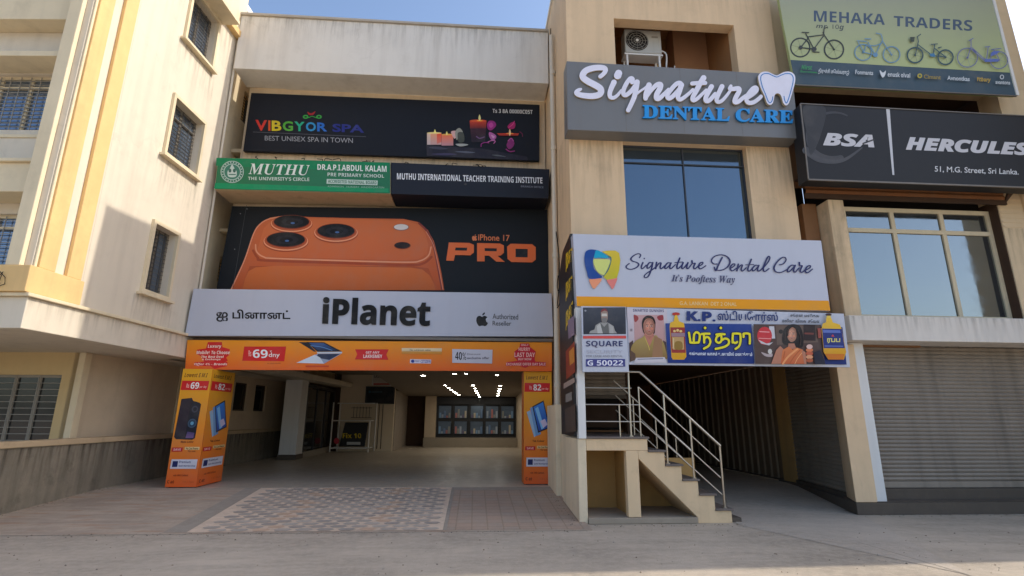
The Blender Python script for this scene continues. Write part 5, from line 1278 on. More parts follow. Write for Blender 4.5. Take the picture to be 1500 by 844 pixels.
A.poly('emblem', [(186, 505), (322, 505), (268, 590), (238, 618), (208, 590)], (230, 148, 110), True); A.poly('emblem', [(384, 512), (500, 486), (476, 580), (450, 622), (424, 590)], (224, 124, 116), True)
A.grad('emblem', [(325, 190), (400, 178), (480, 178), (525, 205), (540, 290), (525, 410), (500, 494), (440, 508), (382, 516), (345, 482), (395, 410), (430, 310), (430, 250), (380, 222)], (214, 186, 52), (190, 182, 40))
A.poly('emblem', [(126, 250), (140, 192), (188, 166), (262, 172), (300, 190), (242, 232), (222, 300), (232, 376), (272, 432), (330, 482), (290, 500), (180, 502), (152, 425), (128, 330)], (28, 70, 142), True)
A.poly('emblem', [(262, 174), (312, 190), (362, 220), (412, 252), (385, 268), (300, 262), (238, 264), (245, 212)], (20, 156, 190), True)
A.poly('emblem', [(228, 286), (300, 276), (418, 288), (408, 350), (376, 420), (345, 462), (285, 432), (246, 372)], (204, 210, 120), True)
A.line('emblem', [(398, 252), (432, 262), (424, 330), (394, 410), (348, 470)], 9, (34, 110, 110))
A.done()

# billboard of the oil shop under the white sign
KY = 8.47
kp = thing('oil_billboard', (4.5, KY, 2.9), 'blue and white printed billboard picturing oil bottles and two women, yellow lettering in the middle', 'billboard')
b = MB(); b.prism([tuple(on_y(*p, KY)) for p in [(918, 450), (1236, 459.5), (1245.5, 538), (921, 534)]], (0, .07, 0), mat('white_sign_board', lin((190, 193, 206)))); b.build('board', kp, bevel=.004)
A = Art(kp, 'Y', KY, (0, -1, 0)); A.zoom(.13037, 840, 440)
def face(A, part, cx, cy, rx, ry, base, turn=0.):
    sh = lambda k: tuple(max(0, min(255, int(c * k))) for c in base)
    for i in range(6):
        t = i / 5; A.ell(part, cx - (rx * .16 + turn * rx) * t, cy - ry * .10 * t, rx * (1 - .13 * i), ry * (1 - .12 * i), sh(.78 + .30 * t), 18)
    ex = cx - turn * rx
    for sx in (-1, 1):
        A.line(part, [(ex + sx * rx * .62, cy - ry * .22), (ex + sx * rx * .40, cy - ry * .30), (ex + sx * rx * .16, cy - ry * .24)], rx * .07, (58, 36, 32))
        A.ell(part, ex + sx * rx * .38, cy - ry * .10, rx * .19, ry * .075, (206, 186, 176), 10); A.ell(part, ex + sx * rx * .38, cy - ry * .10, rx * .10, ry * .07, (36, 22, 22), 8)
        A.ell(part, cx + sx * rx * .5 - turn * rx, cy + ry * .22, rx * .22, ry * .13, (min(255, int(base[0] * 1.05)), int(base[1] * .92), int(base[2] * .9)), 10)
    A.line(part, [(ex + rx * .06, cy - ry * .08), (ex + rx * .13, cy + ry * .14), (ex - rx * .02, cy + ry * .20)], rx * .07, sh(.66))
    A.poly(part, [(ex - rx * .34, cy + ry * .42), (ex - rx * .1, cy + ry * .37), (ex, cy + ry * .40), (ex + rx * .1, cy + ry * .37), (ex + rx * .34, cy + ry * .42), (ex, cy + ry * .56)], (150, 58, 62), True); A.line(part, [(ex - rx * .26, cy + ry * .44), (ex + rx * .26, cy + ry * .44)], rx * .05, (224, 206, 200))
    A.ell(part, ex, cy - ry * .46, rx * .06, ry * .05, (150, 26, 34), 8)
v = 'woman_picture'
A.grad(v, [(600, 90), (1050, 100), (1060, 480), (625, 490)], (198, 190, 198), (186, 172, 178)); A.text(v, 'SMARTED SUNNIKS', 668, 1016, 98, 128, 104, 134, col=(50, 50, 92))
A.grad(v, [(676, 166), (1010, 164), (1048, 640), (690, 640)], (190, 150, 150), (176, 140, 136)); A.poly(v, [(676, 166), (720, 180), (728, 215), (690, 245)], (150, 66, 66), True); A.poly(v, [(940, 185), (1000, 166), (1008, 220), (960, 225)], (146, 52, 60), True); A.rect(v, 636, 320, 662, 350, (140, 130, 136))
A.poly(v, [(625, 480), (668, 450), (680, 640), (632, 700)], (74, 56, 56)); A.poly(v, [(1005, 450), (1040, 470), (1050, 650), (1020, 640)], (84, 62, 60))
A.poly(v, [(770, 300), (775, 220), (810, 180), (850, 172), (895, 190), (918, 240), (916, 320), (900, 380), (800, 380)], (40, 32, 32), True)
A.poly(v, [(800, 370), (895, 370), (915, 430), (850, 480), (780, 430)], (176, 112, 96)); A.poly(v, [(786, 290), (792, 235), (830, 205), (880, 212), (908, 262), (908, 330), (885, 385), (850, 402), (812, 384), (790, 340)], (194, 132, 112), True)
face(A, v, 850, 300, 60, 96, (196, 134, 112)); A.line(v, [(778, 260), (800, 214), (850, 192), (896, 212), (912, 258)], 16, (34, 26, 26)); A.line(v, [(800, 205), (850, 188), (890, 204)], 5, (92, 76, 72))
A.grad(v, [(636, 640), (650, 520), (700, 455), (770, 420), (800, 400), (850, 500), (910, 395), (960, 430), (1005, 470), (1035, 560), (1044, 660), (900, 660), (720, 670)], (168, 146, 84), (128, 98, 56), True); A.poly(v, [(905, 400), (990, 440), (1000, 640), (880, 640)], (150, 112, 80)); A.poly(v, [(800, 410), (852, 520), (898, 412), (880, 400), (850, 440), (815, 400)], (182, 118, 100)); A.line(v, [(800, 420), (840, 520), (850, 560)], 7, (206, 176, 90)); A.poly(v, [(636, 560), (690, 600), (700, 670), (636, 690)], (90, 66, 52))
A.poly(v, [(700, 648), (1020, 640), (1046, 700), (672, 706)], (196, 190, 196)); A.line(v, [(720, 664), (1000, 656)], 10, (120, 120, 140), smooth=False)
A.zoom(.19333, 970, 440)
BL = (26, 52, 122)
A.grad('print', [(22, 176), (672, 182), (694, 482), (40, 476)], (34, 62, 134), (20, 44, 112)); A.poly('print', [(1180, 200), (1360, 205), (1392, 488), (1222, 486)], (24, 44, 108))
def bottle(A, part, pts, cap, label, cl):
    A.grad(part, pts, (222, 172, 34), (206, 148, 26)); A.ell(part, *cap)
A.zoom(.13037, 840, 440)
A.grad('bottle_picture@1', [(1132, 185), (1166, 185), (1182, 238), (1236, 258), (1244, 300), (1252, 460), (1264, 636), (1238, 668), (1112, 668), (1096, 640), (1086, 460), (1076, 300), (1082, 256), (1122, 236)], (226, 178, 40), (206, 150, 26)); A.ell('bottle_picture@1', 1148, 156, 44, 18, (180, 50, 34)); A.poly('bottle_picture@1', [(1136, 170), (1160, 170), (1164, 190), (1132, 190)], (226, 190, 60))
A.poly('bottle_picture@1', [(1084, 306), (1246, 306), (1256, 592), (1098, 592)], (146, 46, 42)); A.poly('bottle_picture@1', [(1092, 368), (1244, 368), (1248, 410), (1096, 410)], (150, 120, 130)); A.poly('bottle_picture@1', [(1100, 414), (1234, 414), (1240, 555), (1112, 555)], (186, 150, 96)); A.poly('bottle_picture@1', [(1140, 470), (1210, 470), (1216, 550), (1136, 550)], (140, 108, 40), True); A.ell('bottle_picture@1', 1130, 348, 16, 14, (226, 190, 120), 8); A.ell('bottle_picture@1', 1165, 340, 16, 16, (226, 190, 120), 8); A.ell('bottle_picture@1', 1200, 350, 18, 14, (226, 190, 120), 8); A.line('bottle_picture@1', [(1120, 430), (1112, 540)], 8, (226, 206, 160), smooth=False)
A.zoom(.19333, 970, 440)
A.text('lettering', 'K.P.', 181, 400, 84, 158, 90, 164, col=(28, 48, 110), fat=.03)
A.text('lettering', 'ஸ்டியோர்ஸ்', 415, 872, 78, 170, 90, 176, col=(32, 50, 104), style='plain', fat=.02)
YT = (226, 214, 40)
YS = [[(197, 248), (204, 290), (208, 322)], [(208, 322), (235, 324), (264, 322)], [(233, 320), (236, 262), (256, 244), (277, 262), (276, 300), (268, 322)],
      [(292, 258), (320, 255), (352, 256)], [(310, 258), (311, 290), (312, 322)], [(312, 296), (330, 280), (350, 290), (358, 318), (344, 348), (310, 368)],
      [(404, 262), (436, 258), (466, 260)], [(432, 262), (405, 284), (402, 312), (424, 324), (442, 306), (440, 268)], [(442, 306), (470, 292), (496, 304), (494, 334), (460, 356), (398, 370)],
      [(526, 322), (526, 290), (528, 258)], [(528, 256), (556, 254), (584, 257)], [(584, 257), (586, 310), (574, 350), (548, 370)], [(528, 318), (546, 326), (560, 318)],
      [(608, 256), (632, 253), (654, 258)], [(654, 258), (656, 300), (655, 330)], [(608, 256), (608, 280)]]
for w_, c_ in ((28, (20, 32, 70)), (16, YT)):
    for q_ in YS: A.line('lettering', q_, w_, c_, n=5)
    for x_ in (318, 437): A.ell('lettering', x_, 212, w_ * .62, w_ * .62, c_, 14)
A.text('lettering', 'தங்கமான வாசம் உணவில் மணக்கும்', 196, 674, 390, 426, 396, 434, col=(206, 212, 226), style='plain', fat=.03)
A.text('lettering', 'சேரன் மளிகை', 960, 1186, 104, 132, 108, 138, col=(40, 40, 46), style='plain', fat=.03); A.text('lettering', 'மலிவு விலை சேவை', 898, 1186, 142, 170, 148, 176, col=(40, 40, 46), style='plain', fat=.03)
v = 'market_picture'
A.poly(v, [(682, 184), (1190, 188), (1222, 487), (696, 484)], (78, 60, 56)); A.poly(v, [(850, 190), (1150, 195), (1170, 320), (860, 340)], (100, 82, 74)); A.poly(v, [(800, 200), (838, 200), (846, 292), (806, 292)], (196, 194, 200)); A.ell(v, 766, 272, 56, 68, (196, 50, 58)); A.line(v, [(730, 240), (800, 244)], 8, (228, 150, 150), smooth=False); A.line(v, [(722, 290), (812, 294)], 6, (228, 150, 150), smooth=False); A.poly(v, [(716, 300), (780, 330), (830, 320), (800, 345), (740, 330)], (190, 186, 190)); A.poly(v, [(740, 395), (790, 410), (822, 405), (820, 430), (770, 425)], (176, 160, 160), True); A.ell(v, 806, 390, 16, 20, (200, 196, 190), 10); A.ell(v, 888, 240, 16, 16, (30, 26, 28), 10)
A.poly(v, [(1060, 186), (1148, 188), (1150, 310), (1060, 306)], (46, 34, 36)); A.line(v, [(1072, 254), (1130, 256)], 14, (112, 60, 54), smooth=False)
A.poly(v, [(905, 330), (905, 240), (940, 195), (985, 184), (1030, 198), (1052, 250), (1058, 330), (1040, 362), (985, 350)], (30, 24, 26), True)
A.poly(v, [(945, 330), (990, 330), (1005, 372), (940, 372)], (176, 118, 96)); A.poly(v, [(936, 270), (940, 225), (965, 205), (995, 215), (1006, 260), (996, 302), (966, 318), (944, 298)], (198, 142, 118), True); face(A, v, 970, 264, 34, 52, (204, 148, 122), .08); A.line(v, [(938, 270), (944, 226), (972, 204), (1000, 222), (1010, 268)], 9, (28, 22, 24)); A.line(v, [(1016, 230), (1036, 290), (1030, 345)], 6, (66, 52, 50)); A.line(v, [(920, 250), (916, 310)], 5, (62, 48, 46))
A.poly(v, [(812, 484), (850, 380), (880, 350), (905, 372), (892, 484)], (178, 120, 96)); A.grad(v, [(884, 484), (898, 380), (945, 352), (972, 378), (1005, 362), (1052, 378), (1066, 484)], (206, 120, 70), (190, 96, 56)); A.line(v, [(1010, 372), (940, 430), (900, 484)], 14, (224, 150, 96)); A.line(v, [(1030, 380), (985, 430), (950, 484)], 6, (170, 84, 48)); A.line(v, [(1045, 400), (1010, 445), (990, 484)], 5, (232, 164, 110)); A.line(v, [(915, 390), (905, 440)], 5, (170, 84, 48)); A.poly(v, [(1040, 380), (1070, 395), (1078, 486), (1062, 486)], (176, 118, 94))
for k in range(4): A.ell(v, 1100, 380 + 26 * k, 28, 15, [(206, 120, 80), (184, 92, 66), (214, 150, 110), (170, 90, 60)][k], 12)
A.ell(v, 1100, 355, 24, 18, (216, 180, 170), 12); A.poly(v, [(1130, 400), (1180, 380), (1222, 487), (1140, 487)], (34, 34, 50)); A.poly(v, [(1160, 215), (1188, 215), (1190, 290), (1166, 290)], (150, 70, 60))
A.grad('bottle_picture@2', [(1226, 136), (1262, 136), (1276, 172), (1328, 188), (1340, 218), (1376, 395), (1358, 452), (1240, 452), (1206, 395), (1190, 218), (1200, 180), (1224, 172)], (226, 184, 50), (206, 146, 26)); A.ell('bottle_picture@2', 1243, 114, 24, 10, (60, 40, 44)); A.poly('bottle_picture@2', [(1230, 122), (1258, 122), (1262, 140), (1226, 140)], (222, 190, 80)); A.poly('bottle_picture@2', [(1194, 218), (1340, 222), (1366, 366), (1206, 366)], (26, 44, 116)); A.poly('bottle_picture@2', [(1200, 228), (1330, 232), (1334, 252), (1202, 250)], (90, 110, 180)); A.text('bottle_picture@2', 'ரபப', 1232, 1330, 292, 330, col=(214, 206, 110), style='plain', fat=.03); A.poly('bottle_picture@2', [(1262, 278), (1275, 262), (1286, 280)], (200, 60, 60)); A.line('bottle_picture@2', [(1215, 350), (1350, 352)], 8, (90, 110, 180), smooth=False); A.poly('bottle_picture@2', [(1218, 408), (1362, 410), (1350, 452), (1242, 452)], (196, 112, 30))
A.done()

# small property sign on the post
sq = thing('agency_sign', (2.1, 8.42, 2.9), 'small white agency sign with a grey portrait and phone number above the staircase railing', 'sign')
b = MB(); b.prism([tuple(on_y(*p, 8.44)) for p in [(851.5, 448.5), (917, 449.5), (921.5, 545), (853.5, 545)]], (0, .05, 0), mat('white_sign_board', lin((190, 193, 206)))); b.build('board', sq, bevel=.005)
A = Art(sq, 'Y', 8.44, (0, -1, 0)); A.zoom(.13037, 840, 440)
A.grad('portrait', [(106, 82), (584, 78), (590, 380), (112, 382)], (66, 70, 80), (44, 46, 54))
A.poly('portrait', [(175, 372), (190, 345), (235, 330), (250, 280), (300, 250), (385, 250), (450, 290), (465, 340), (490, 372)], (150, 148, 144)); A.poly('portrait', [(300, 250), (345, 300), (390, 250), (400, 372), (320, 372)], (100, 100, 98)); A.poly('portrait', [(262, 290), (300, 260), (330, 372), (270, 372)], (182, 180, 176)); A.poly('portrait', [(400, 260), (446, 300), (450, 372), (410, 372)], (168, 166, 162))
A.poly('portrait', [(312, 190), (310, 130), (345, 98), (380, 125), (385, 190), (372, 240), (345, 256), (320, 240)], (150, 128, 116), True); A.poly('portrait', [(318, 150), (374, 150), (378, 180), (316, 180)], (196, 190, 180)); A.poly('portrait', [(308, 135), (325, 100), (360, 96), (384, 130), (350, 116)], (130, 60, 60), True); A.poly('portrait', [(320, 205), (374, 205), (362, 250), (330, 250)], (120, 118, 116), True); A.ell('portrait', 134, 118, 12, 10, (150, 152, 160), 8)
A.poly('print', [(108, 400), (590, 398), (592, 430), (108, 431)], (206, 78, 74)); A.text('print', 'SQUARE', 140, 552, 456, 532, col=(50, 54, 98)); A.text('print', 'SECURITY', 142, 552, 562, 598, col=(168, 168, 182), style='plain'); A.text('print', 'FOR LEASE AND RENTAL', 142, 555, 616, 640, col=(140, 140, 150), style='plain', fat=.02)
A.poly('print', [(140, 660), (578, 660), (580, 745), (141, 745)], (54, 56, 124)); A.text('print', 'G 50022', 156, 556, 674, 734, col=(222, 222, 234)); A.done()

# dark poster board on the left flank
po_ = thing('poster_board', (1.72, 9.5, 3), 'tall dark poster board with yellow lettering on the left flank of the staircase', 'poster')
b = MB(); b.prism([(1.64, 8.74, 1.30), (1.64, 10.05, 1.30), (1.64, 10.05, 4.35), (1.64, 9.55, 4.72), (1.64, 8.74, 4.80)], (.06, 0, 0), plain('black_flex', lin((38, 36, 36)), .5)); b.build('board', po_, bevel=.004)
A = Art(po_, 'X', 1.64, (-1, 0, 0))
def T3(t, c0, c1, c2, c3, col):
    v_, f_ = txt_mesh(t, 'plain', .05); h = A.lay(); A.mb('lettering').mesh([A.P((np.array(c3) * (1 - x) + np.array(c2) * x) * (1 - y) + (np.array(c0) * (1 - x) + np.array(c1) * x) * y, h) for x, y in v_], f_, INK, col=ink(col))
for (a, c) in (((829, 372), (838.5, 362)), ((829, 415), (838.5, 403)), ((829, 458), (839.5, 440))):
    T3('நன', a, c, (c[0], c[1] + 30), (a[0], a[1] + 27), (222, 186, 40))
A.poly('print', [(832, 470), (841, 462), (842, 490), (833, 497)], (140, 120, 140)); A.poly('print', [(829, 515), (842, 500), (843, 545), (830, 556)], (150, 62, 44)); A.poly('print', [(834, 515), (841, 508), (842, 530), (835, 536)], (214, 140, 60)); A.poly('print', [(826, 562), (842, 553), (842.5, 560), (826, 570)], (170, 150, 140)); A.poly('print', [(829, 578), (838, 574), (838.5, 586), (829, 590)], (140, 136, 132)); A.poly('print', [(828, 600), (843, 592), (844, 632), (829, 634)], (84, 70, 62))
A.done()

# ------------------------------------------------------------------ the cycle shop building on the far right
cs = thing('cycle_shop_building', (9.2, 9.2, 0), 'cream shop building at the right edge, wide framed window over a large shutter', 'building')
BF = Fr((0, FY, 0), (1, 0, 0), (0, -1, 0))
CSP = mat('peach_cream_plaster', lin((220, 196, 160)), .85, .08, 3, .25, 80, streak=.25, dirt=.1)
b = MB()
b.box(6.36, 12.2, FY + .1, 9.7, 8.62, 11.6, CSP)                       # above the recess
b.box(6.36, 11.2, FY + .12, 9.72, 6.32, 7.72, BROWN)                   # behind the lower sign
b.box(11.22, 12.2, FY - .05, 9.7, 3.46, 8.618, CSP)
b.box(10.68, 11.218, FY, 9.7, 3.46, 6.30, CSP)
for k in range(7): b.box(10.70, 11.21, FY - .012, FY - .001, 5.42 + .1 * k, 5.455 + .1 * k, CSP)
b.build('wall', cs)
b = MB(); b.box(6.4, 12.2, 11.0, 11.1, 7.5, 8.8, BROWN_DARK); b.box(11.22, 11.3, 9.71, 11.0, 7.5, 8.8, BROWN_DARK); b.box(6.4, 11.2, 9.74, 11, 8.7, 8.75, BROWN_DARK); b.box(6.4, 11.2, 9.74, 11, 7.6, 7.7, BROWN_DARK); b.box(6.4, 11.2, 9.9, 9.95, 7.72, 8.1, BROWN); b.build('recess', cs)
b = MB()
b.box(6.95, 7.27, 9.22, 9.62, 3.46, 5.86, mat('stained_pale_plaster', lin((222, 194, 156)), .9, .14, 5, .3, 60, streak=.5, dirt=.35)); b.box(6.62, 6.93, 9.55, 9.8, 3.3, 5.9, BROWN); b.box(6.36, 6.6, 9.85, 9.95, 4, 5.9, TAN_DARK)
b.build('pilaster', cs, bevel=.01)
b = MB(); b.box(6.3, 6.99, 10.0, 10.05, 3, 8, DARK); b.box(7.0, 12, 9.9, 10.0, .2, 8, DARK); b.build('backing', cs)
w = window(cs, BF, 7.42, 10.66, 3.5, 5.84, depth=.2, cols=3, transom=5.34, pane=TINT2, grille=False, fw=.085, local=False, fm=WOOD_FRAME)
w2 = window(cs, Fr((0, 9.86, 0), (1, 0, 0), (0, -1, 0)), 6.38, 6.62, 4.2, 5.72, depth=.0, cols=1, transom=5.2, pane=PANE, grille=False, fw=.05, local=False, fm=WOOD_FRAME)
b = MB(); b.box(10.662, 10.678, 9.32, 9.7, 3.5, 6.0, BROWN_DARK); b.build('reveal', cs); b = MB(); b.box(7.28, 7.41, 9.42, 9.7, 3.5, 5.95, BROWN); b.build('reveal', cs)  # shade on the right-hand reveal is put into its dark brown colour
ls_ = MB(); ls_.prism([(6.66, 9.5, 2.99), (6.82, 8.95, 2.99), (12.2, 8.95, 2.99), (12.2, 9.6, 2.99), (6.66, 9.6, 2.99)], (0, 0, .46), mat('ledge_white_plaster', lin((222, 214, 204)), .85, .06, 3, .25, 80, streak=.25)); ls_.build('ledge', cs, bevel=.01)
b = MB(); b.box(6.94, 7.22, 9.23, 9.6, .2, 2.985, WHITE); b.build('pillar', cs, bevel=.01)
b = MB(); b.box(7.0, 12.2, 9.46, 9.9, .2, .385, STONE_DARK); b.box(7.0, 12.2, 9.2, 9.458, .2, .212, STONE_DARK); b.build('sill', cs, bevel=.006)
stain(cs, Fr((0, 8.95, 0), (1, 0, 0), (0, -1, 0)), 6.84, 12.1, 3.0, 3.44); stain(cs, Fr((0, 9.22, 0), (1, 0, 0), (0, -1, 0)), 6.96, 7.26, 3.5, 5.85); stain(cs, BF, 10.7, 11.2, 3.6, 5.4)
# rust-brown rolled shutter boxed above the window
hd = thing('shutter_hood', (8.8, 9.3, 6.1), 'rust-brown corrugated shutter hood above the framed window', 'shutter')
HF = Fr((0, 9.20, 0), (1, 0, 0), (0, -1, 0))
b = MB(); shutter_mesh(b, HF, 6.50, 10.75, 5.98, 6.30, SHUTTER_BROWN, .08, .015); b.build('curtain', hd)
b = MB(); b.box(6.45, 10.9, 9.06, 9.4, 6.302, 6.34, BROWN_DARK); b.box(6.5, 10.8, 9.215, 9.26, 5.88, 5.978, BROWN_DARK); b.build('rail', hd)
b = MB(); b.prism([(10.76, 9.0, 6.3), (11.0, 9.0, 6.3), (10.78, 9.24, 5.9)], (0, .05, 0), BROWN_DARK); b.build('bracket', hd)
# big shutter
bs = thing('roller_shutter', (9.6, 9.6, .4), 'wide grey roller shutter, closed, under the white ledge at the right edge', 'shutter')
F_ = Fr((0, 9.60, 0), (1, 0, 0), (0, -1, 0))
b = MB(); shutter_mesh(b, F_, 7.23, 12.1, .50, 2.985, SHUTTER, .072); b.build('curtain', bs)
b = MB(); b.box(7.23, 12.1, 9.57, 9.62, .39, .498, SHUTTER); b.build('bottom_bar', bs, bevel=.006)
b = MB(); b.box(7.32, 7.36, 9.54, 9.568, .43, .47, DARK); b.build('lock', bs)
# unseen tower added beyond the frame, shaped to cast the shadow on the road
b = MB(); b.box(13.2, 15.5, 6.54, 9.75, 0, 19, CSP); b.build('unseen_shade_tower', cs)

# the bicycle signs
mh = thing('cycle_billboard', (8.8, 8.9, 9.4), 'green billboard with four pictured bicycles above a slate strip, topmost sign on the right', 'billboard')
MQ = [(1136, -28), (1447, -28), (1489, 140), (1165, 124)]
b = MB(); b.prism([tuple(on_y(*p, 8.9)) for p in MQ], (0, .08, 0), mat('green_flex', lin((158, 170, 118)), .5, .05, 2)); b.build('board', mh, bevel=.006)
b = MB()
for i, p in enumerate(((1136, -28), (1165, 124))):
    pass
b.bar(on_y(1165.5, 125, 8.89), on_y(1489, 141, 8.89), .035, METAL_FRAME, .02); b.bar(on_y(1448, -28, 8.895), on_y(1490.5, 140, 8.895), .06, WHITE, .03); b.build('frame', mh)
A = Art(mh, 'Y', 8.9, (0, -1, 0))
A.grad('print', [(1136.4, -27), (1446, -27), (1462, 40), (1478.6, 106.5), (1157.8, 88), (1148, 40)], (148, 150, 136), (172, 182, 128)); A.poly('print', [(1157.8, 88), (1479, 106.8), (1487.8, 139.6), (1164.6, 123.4)], (62, 80, 92))
A.text('lettering', 'MEHAKA', 1192, 1296, 15.6, 31.6, 21.2, 36.8, col=(66, 84, 106)); A.text('lettering', 'TRADERS', 1309, 1424, 23.4, 38.6, 30, 46, col=(66, 84, 106))
A.text('lettering', 'mr. 10g', 1195, 1236, 35.6, 43, 36.6, 46, col=(70, 78, 78), style='ital')
A.zoom(.16590, 1140, 0)
BK = [0]
def bike(col, w, segs, wheels, rw_=8):
    BK[0] += 1; key = 'bicycle_picture@%d' % BK[0]
    for (cx, cy, rx, ry_) in wheels:
        A.line(key, circ(cx, cy, rx, ry_, 22), rw_, col, closed=True, n=2); A.ell(key, cx, cy, 9, 9, col, 10)
        for k in range(6): A.line(key, [(cx, cy), (cx + rx * math.cos(R(60 * k + 15)), cy + ry_ * math.sin(R(60 * k + 15)))], 1.4, col, smooth=False)
    for sgm in segs: A.line(key, sgm, w, col, smooth=False)
bike((52, 58, 58), 9, [[(240, 300), (312, 436)], [(258, 330), (392, 312)], [(396, 322), (312, 436)], [(195, 424), (312, 436)], [(195, 424), (262, 340)], [(392, 290), (408, 322), (490, 440)], [(398, 300), (402, 256), (432, 244)], [(208, 290), (266, 293)], [(300, 462), (358, 466)]], [(193, 422, 84, 82), (490, 440, 84, 82)], 13)
A.ell('bicycle_picture@%d' % BK[0], 312, 438, 24, 20, (52, 58, 58), 12); A.ell('bicycle_picture@%d' % BK[0], 195, 424, 18, 18, (52, 58, 58), 10)
bike((104, 142, 172), 8, [[(748, 468), (850, 492)], [(786, 380), (850, 492)], [(790, 408), (850, 412), (905, 390)], [(912, 365), (850, 492)], [(908, 330), (914, 372), (992, 488)], [(908, 335), (900, 310), (858, 300)], [(758, 350), (812, 352)], [(690, 368), (772, 374)], [(700, 380), (748, 468)], [(770, 400), (748, 468)]], [(745, 468, 74, 70), (994, 488, 74, 70)], 9)
A.ell('bicycle_picture@%d' % BK[0], 850, 492, 22, 20, (104, 142, 172), 12)
A.zoom(.17773, 1310, 0)
bike((56, 82, 92), 8, [[(163, 462), (188, 350), (180, 312), (206, 292)], [(188, 380), (300, 466)], [(322, 378), (308, 466)], [(294, 375), (344, 372)], [(308, 466), (412, 480)], [(322, 410), (412, 480)], [(350, 405), (375, 398)]], [(163, 462, 64, 62), (412, 480, 62, 60)], 11)
A.poly('bicycle_picture@%d' % BK[0], [(118, 316), (158, 314), (152, 354), (126, 356)], (60, 70, 60)); A.poly('bicycle_picture@%d' % BK[0], [(280, 452), (318, 450), (326, 478), (285, 476)], (66, 120, 160))
bike((108, 112, 156), 7, [[(590, 486), (618, 390), (616, 338)], [(600, 348), (634, 328)], [(622, 402), (742, 512)], [(620, 418), (735, 520)], [(758, 400), (742, 512)], [(734, 400), (772, 396)], [(784, 420), (862, 412)], [(742, 512), (850, 506)], [(800, 420), (850, 506)]], [(590, 485, 82, 78), (848, 506, 72, 70)], 7)
A.poly('bicycle_picture@%d' % BK[0], [(728, 498), (838, 498), (842, 520), (730, 524)], (92, 110, 176)); A.poly('bicycle_picture@%d' % BK[0], [(775, 470), (790, 440), (835, 432), (850, 440), (800, 470)], (92, 110, 176), True)
A.zoom(.3555, 1120, 0)
for t, x0, x1, y0, y1, c, st_ in (('Hirst', 146, 190, 273, 292, (64, 150, 90), 'ital'), ('Benenes', 142, 208, 296, 305, (54, 130, 80), 'plain'), ('திருச்சி செல்வராஜ்', 215, 342, 288, 312, (196, 202, 206), 'plain'), ('Fonmants', 367, 440, 294, 312, (190, 196, 200), 'plain'), ('enusk olval', 500, 592, 303, 322, (206, 210, 214), 'sans'), ('Cimant', 648, 718, 313, 330, (150, 130, 60), 'plain'), ('Avnontkas', 744, 836, 318, 336, (196, 202, 206), 'plain'), ('Ytbury', 866, 922, 323, 346, (196, 160, 50), 'ital'), ('avantons', 942, 1002, 338, 352, (196, 202, 206), 'plain')):
    A.text('lettering', t, x0, x1, y0, y1, y0 + (x1 - x0) * .055, y1 + (x1 - x0) * .055, col=c, style=st_, fat=.02 if st_ == 'plain' else 0)
A.poly('lettering', [(467, 296), (480, 306), (492, 298), (488, 318), (478, 326), (470, 312)], (206, 210, 214), True); A.ell('lettering', 631, 319, 10, 10, (176, 160, 60), 12); A.ell('lettering', 631, 319, 5, 5, (80, 92, 80), 8); A.line('lettering', circ(968, 324, 7, 8, 12), 3, (206, 210, 214), closed=True, n=2); A.line('lettering', [(180, 303), (210, 308)], 3, (54, 130, 80), smooth=False)
A.done()

bsn = thing('cycle_sign', (8.8, 8.7, 6.8), 'black box sign with silver italic capitals and a slanting white divider', 'sign')
BY = 8.70
b = MB(); b.prism([tuple(on_y(*p, BY)) for p in [(1172.5, 152), (1560, 173), (1560, 276), (1184.5, 262.5)]], (0, .32, 0), plain('black_sign_vinyl', lin((40, 40, 43)), .5, spec=.25)); b.build('board', bsn, bevel=.006)
b = MB(); b.bar(on_y(1184, 263.3, BY - .005), on_y(1560, 277, BY - .005), .03, METAL_FRAME, .03); b.bar(on_y(1172.5, 152, BY - .005), on_y(1560, 173, BY - .005), .02, METAL_FRAME, .02); b.bar(on_y(1172.3, 152, BY - .004), on_y(1184.2, 262.5, BY - .004), .025, METAL_FRAME, .02); b.build('frame', bsn)
A = Art(bsn, 'Y', BY, (0, -1, 0)); A.zoom(.3555, 1120, 0)
A.line('print', circ(285, 560, 108, 96, 26, 75, 300), 26, (66, 66, 70), w1=6); A.line('print', [(170, 620), (230, 660), (320, 662), (400, 610)], 30, (72, 72, 76), w1=6); A.poly('print', [(500, 450), (515, 451), (534, 722), (526, 721)], (196, 196, 200))
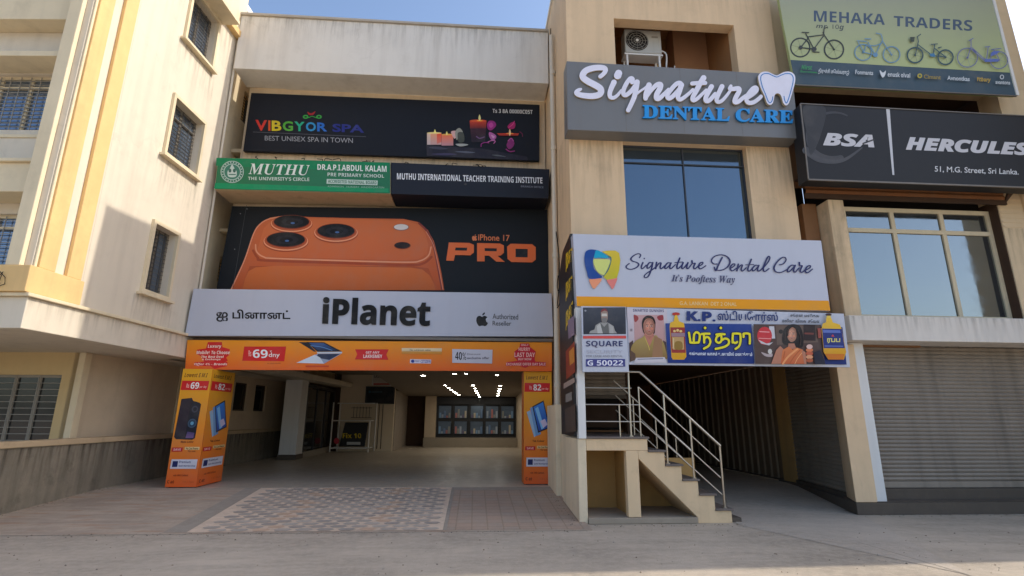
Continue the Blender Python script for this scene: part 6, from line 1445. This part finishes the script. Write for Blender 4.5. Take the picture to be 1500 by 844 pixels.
A.poly('print', [(160, 440), (250, 446), (230, 560), (190, 640), (175, 560)], (57, 57, 60), True)
SIL = (196, 194, 198)
A.text('lettering', 'BSA', 240, 452, 547, 600, 556, 609, col=SIL, style='ital', fat=.03); A.line('lettering', [(405, 592), (450, 576)], 6, (50, 50, 54), smooth=False)
A.text('lettering', 'HERCULES', 581, 1092, 564, 618, 590, 642, col=SIL, style='ital', fat=.035)
A.text('lettering', '51, M.G. Street, Sri Lanka.', 700, 1046, 685, 712, 698, 724, col=(206, 206, 208), style='plain', fat=.01)
A.done()

# loose grit and small stones on the road and along the wall feet
gr = MB()
GM = [plain('grit_%s' % n, lin(c), .95) for n, c in (('pale', (176, 164, 148)), ('brown', (126, 108, 90)), ('dark', (96, 88, 80)))]
rg = random.Random(5)
def stone(x, y, z, s):
    v = [(x + s * rg.uniform(.6, 1.2) * math.cos(a), y + s * rg.uniform(.6, 1.2) * math.sin(a), z) for a in (0, 1.3, 2.5, 3.8, 5.0)]
    gr.mesh(v + [(x, y, z + s * rg.uniform(.4, .9))], [(i, (i + 1) % 5, 5) for i in range(5)], rg.choice(GM))
for _ in range(1100):
    k = rg.random()
    if k < .35: x, y = rg.uniform(-7, 10), rg.uniform(5.5, 8.1)
    elif k < .55: x, y = rg.uniform(-7.2, 1.6), RAMP0 - abs(rg.gauss(0, .12))
    elif k < .72:
        s_ = rg.uniform(-2, 4); p = c0 + cv * s_ + cn * (.02 + abs(rg.gauss(0, .10))); x, y = p
    elif k < .84: x, y = rg.uniform(1.5, 4.3), 8.55 - abs(rg.gauss(0, .10))
    elif k < .94: x, y = rg.uniform(6.6, 11), 9.15 - abs(rg.gauss(0, .10))
    else: x, y = 1.6 - abs(rg.gauss(0, .08)), rg.uniform(8.3, 11)
    if x > 1.8 and y > 8.5 and x < 4.3: continue
    z = (ramp_z(y) + .008) if x < 1.7 else .0045
    stone(x, y, z, rg.choice((.006, .008, .010, .014)))
tag(gr.build('grit'), 'loose grit and small stones scattered on the road and along the walls', 'grit', kind='stuff')
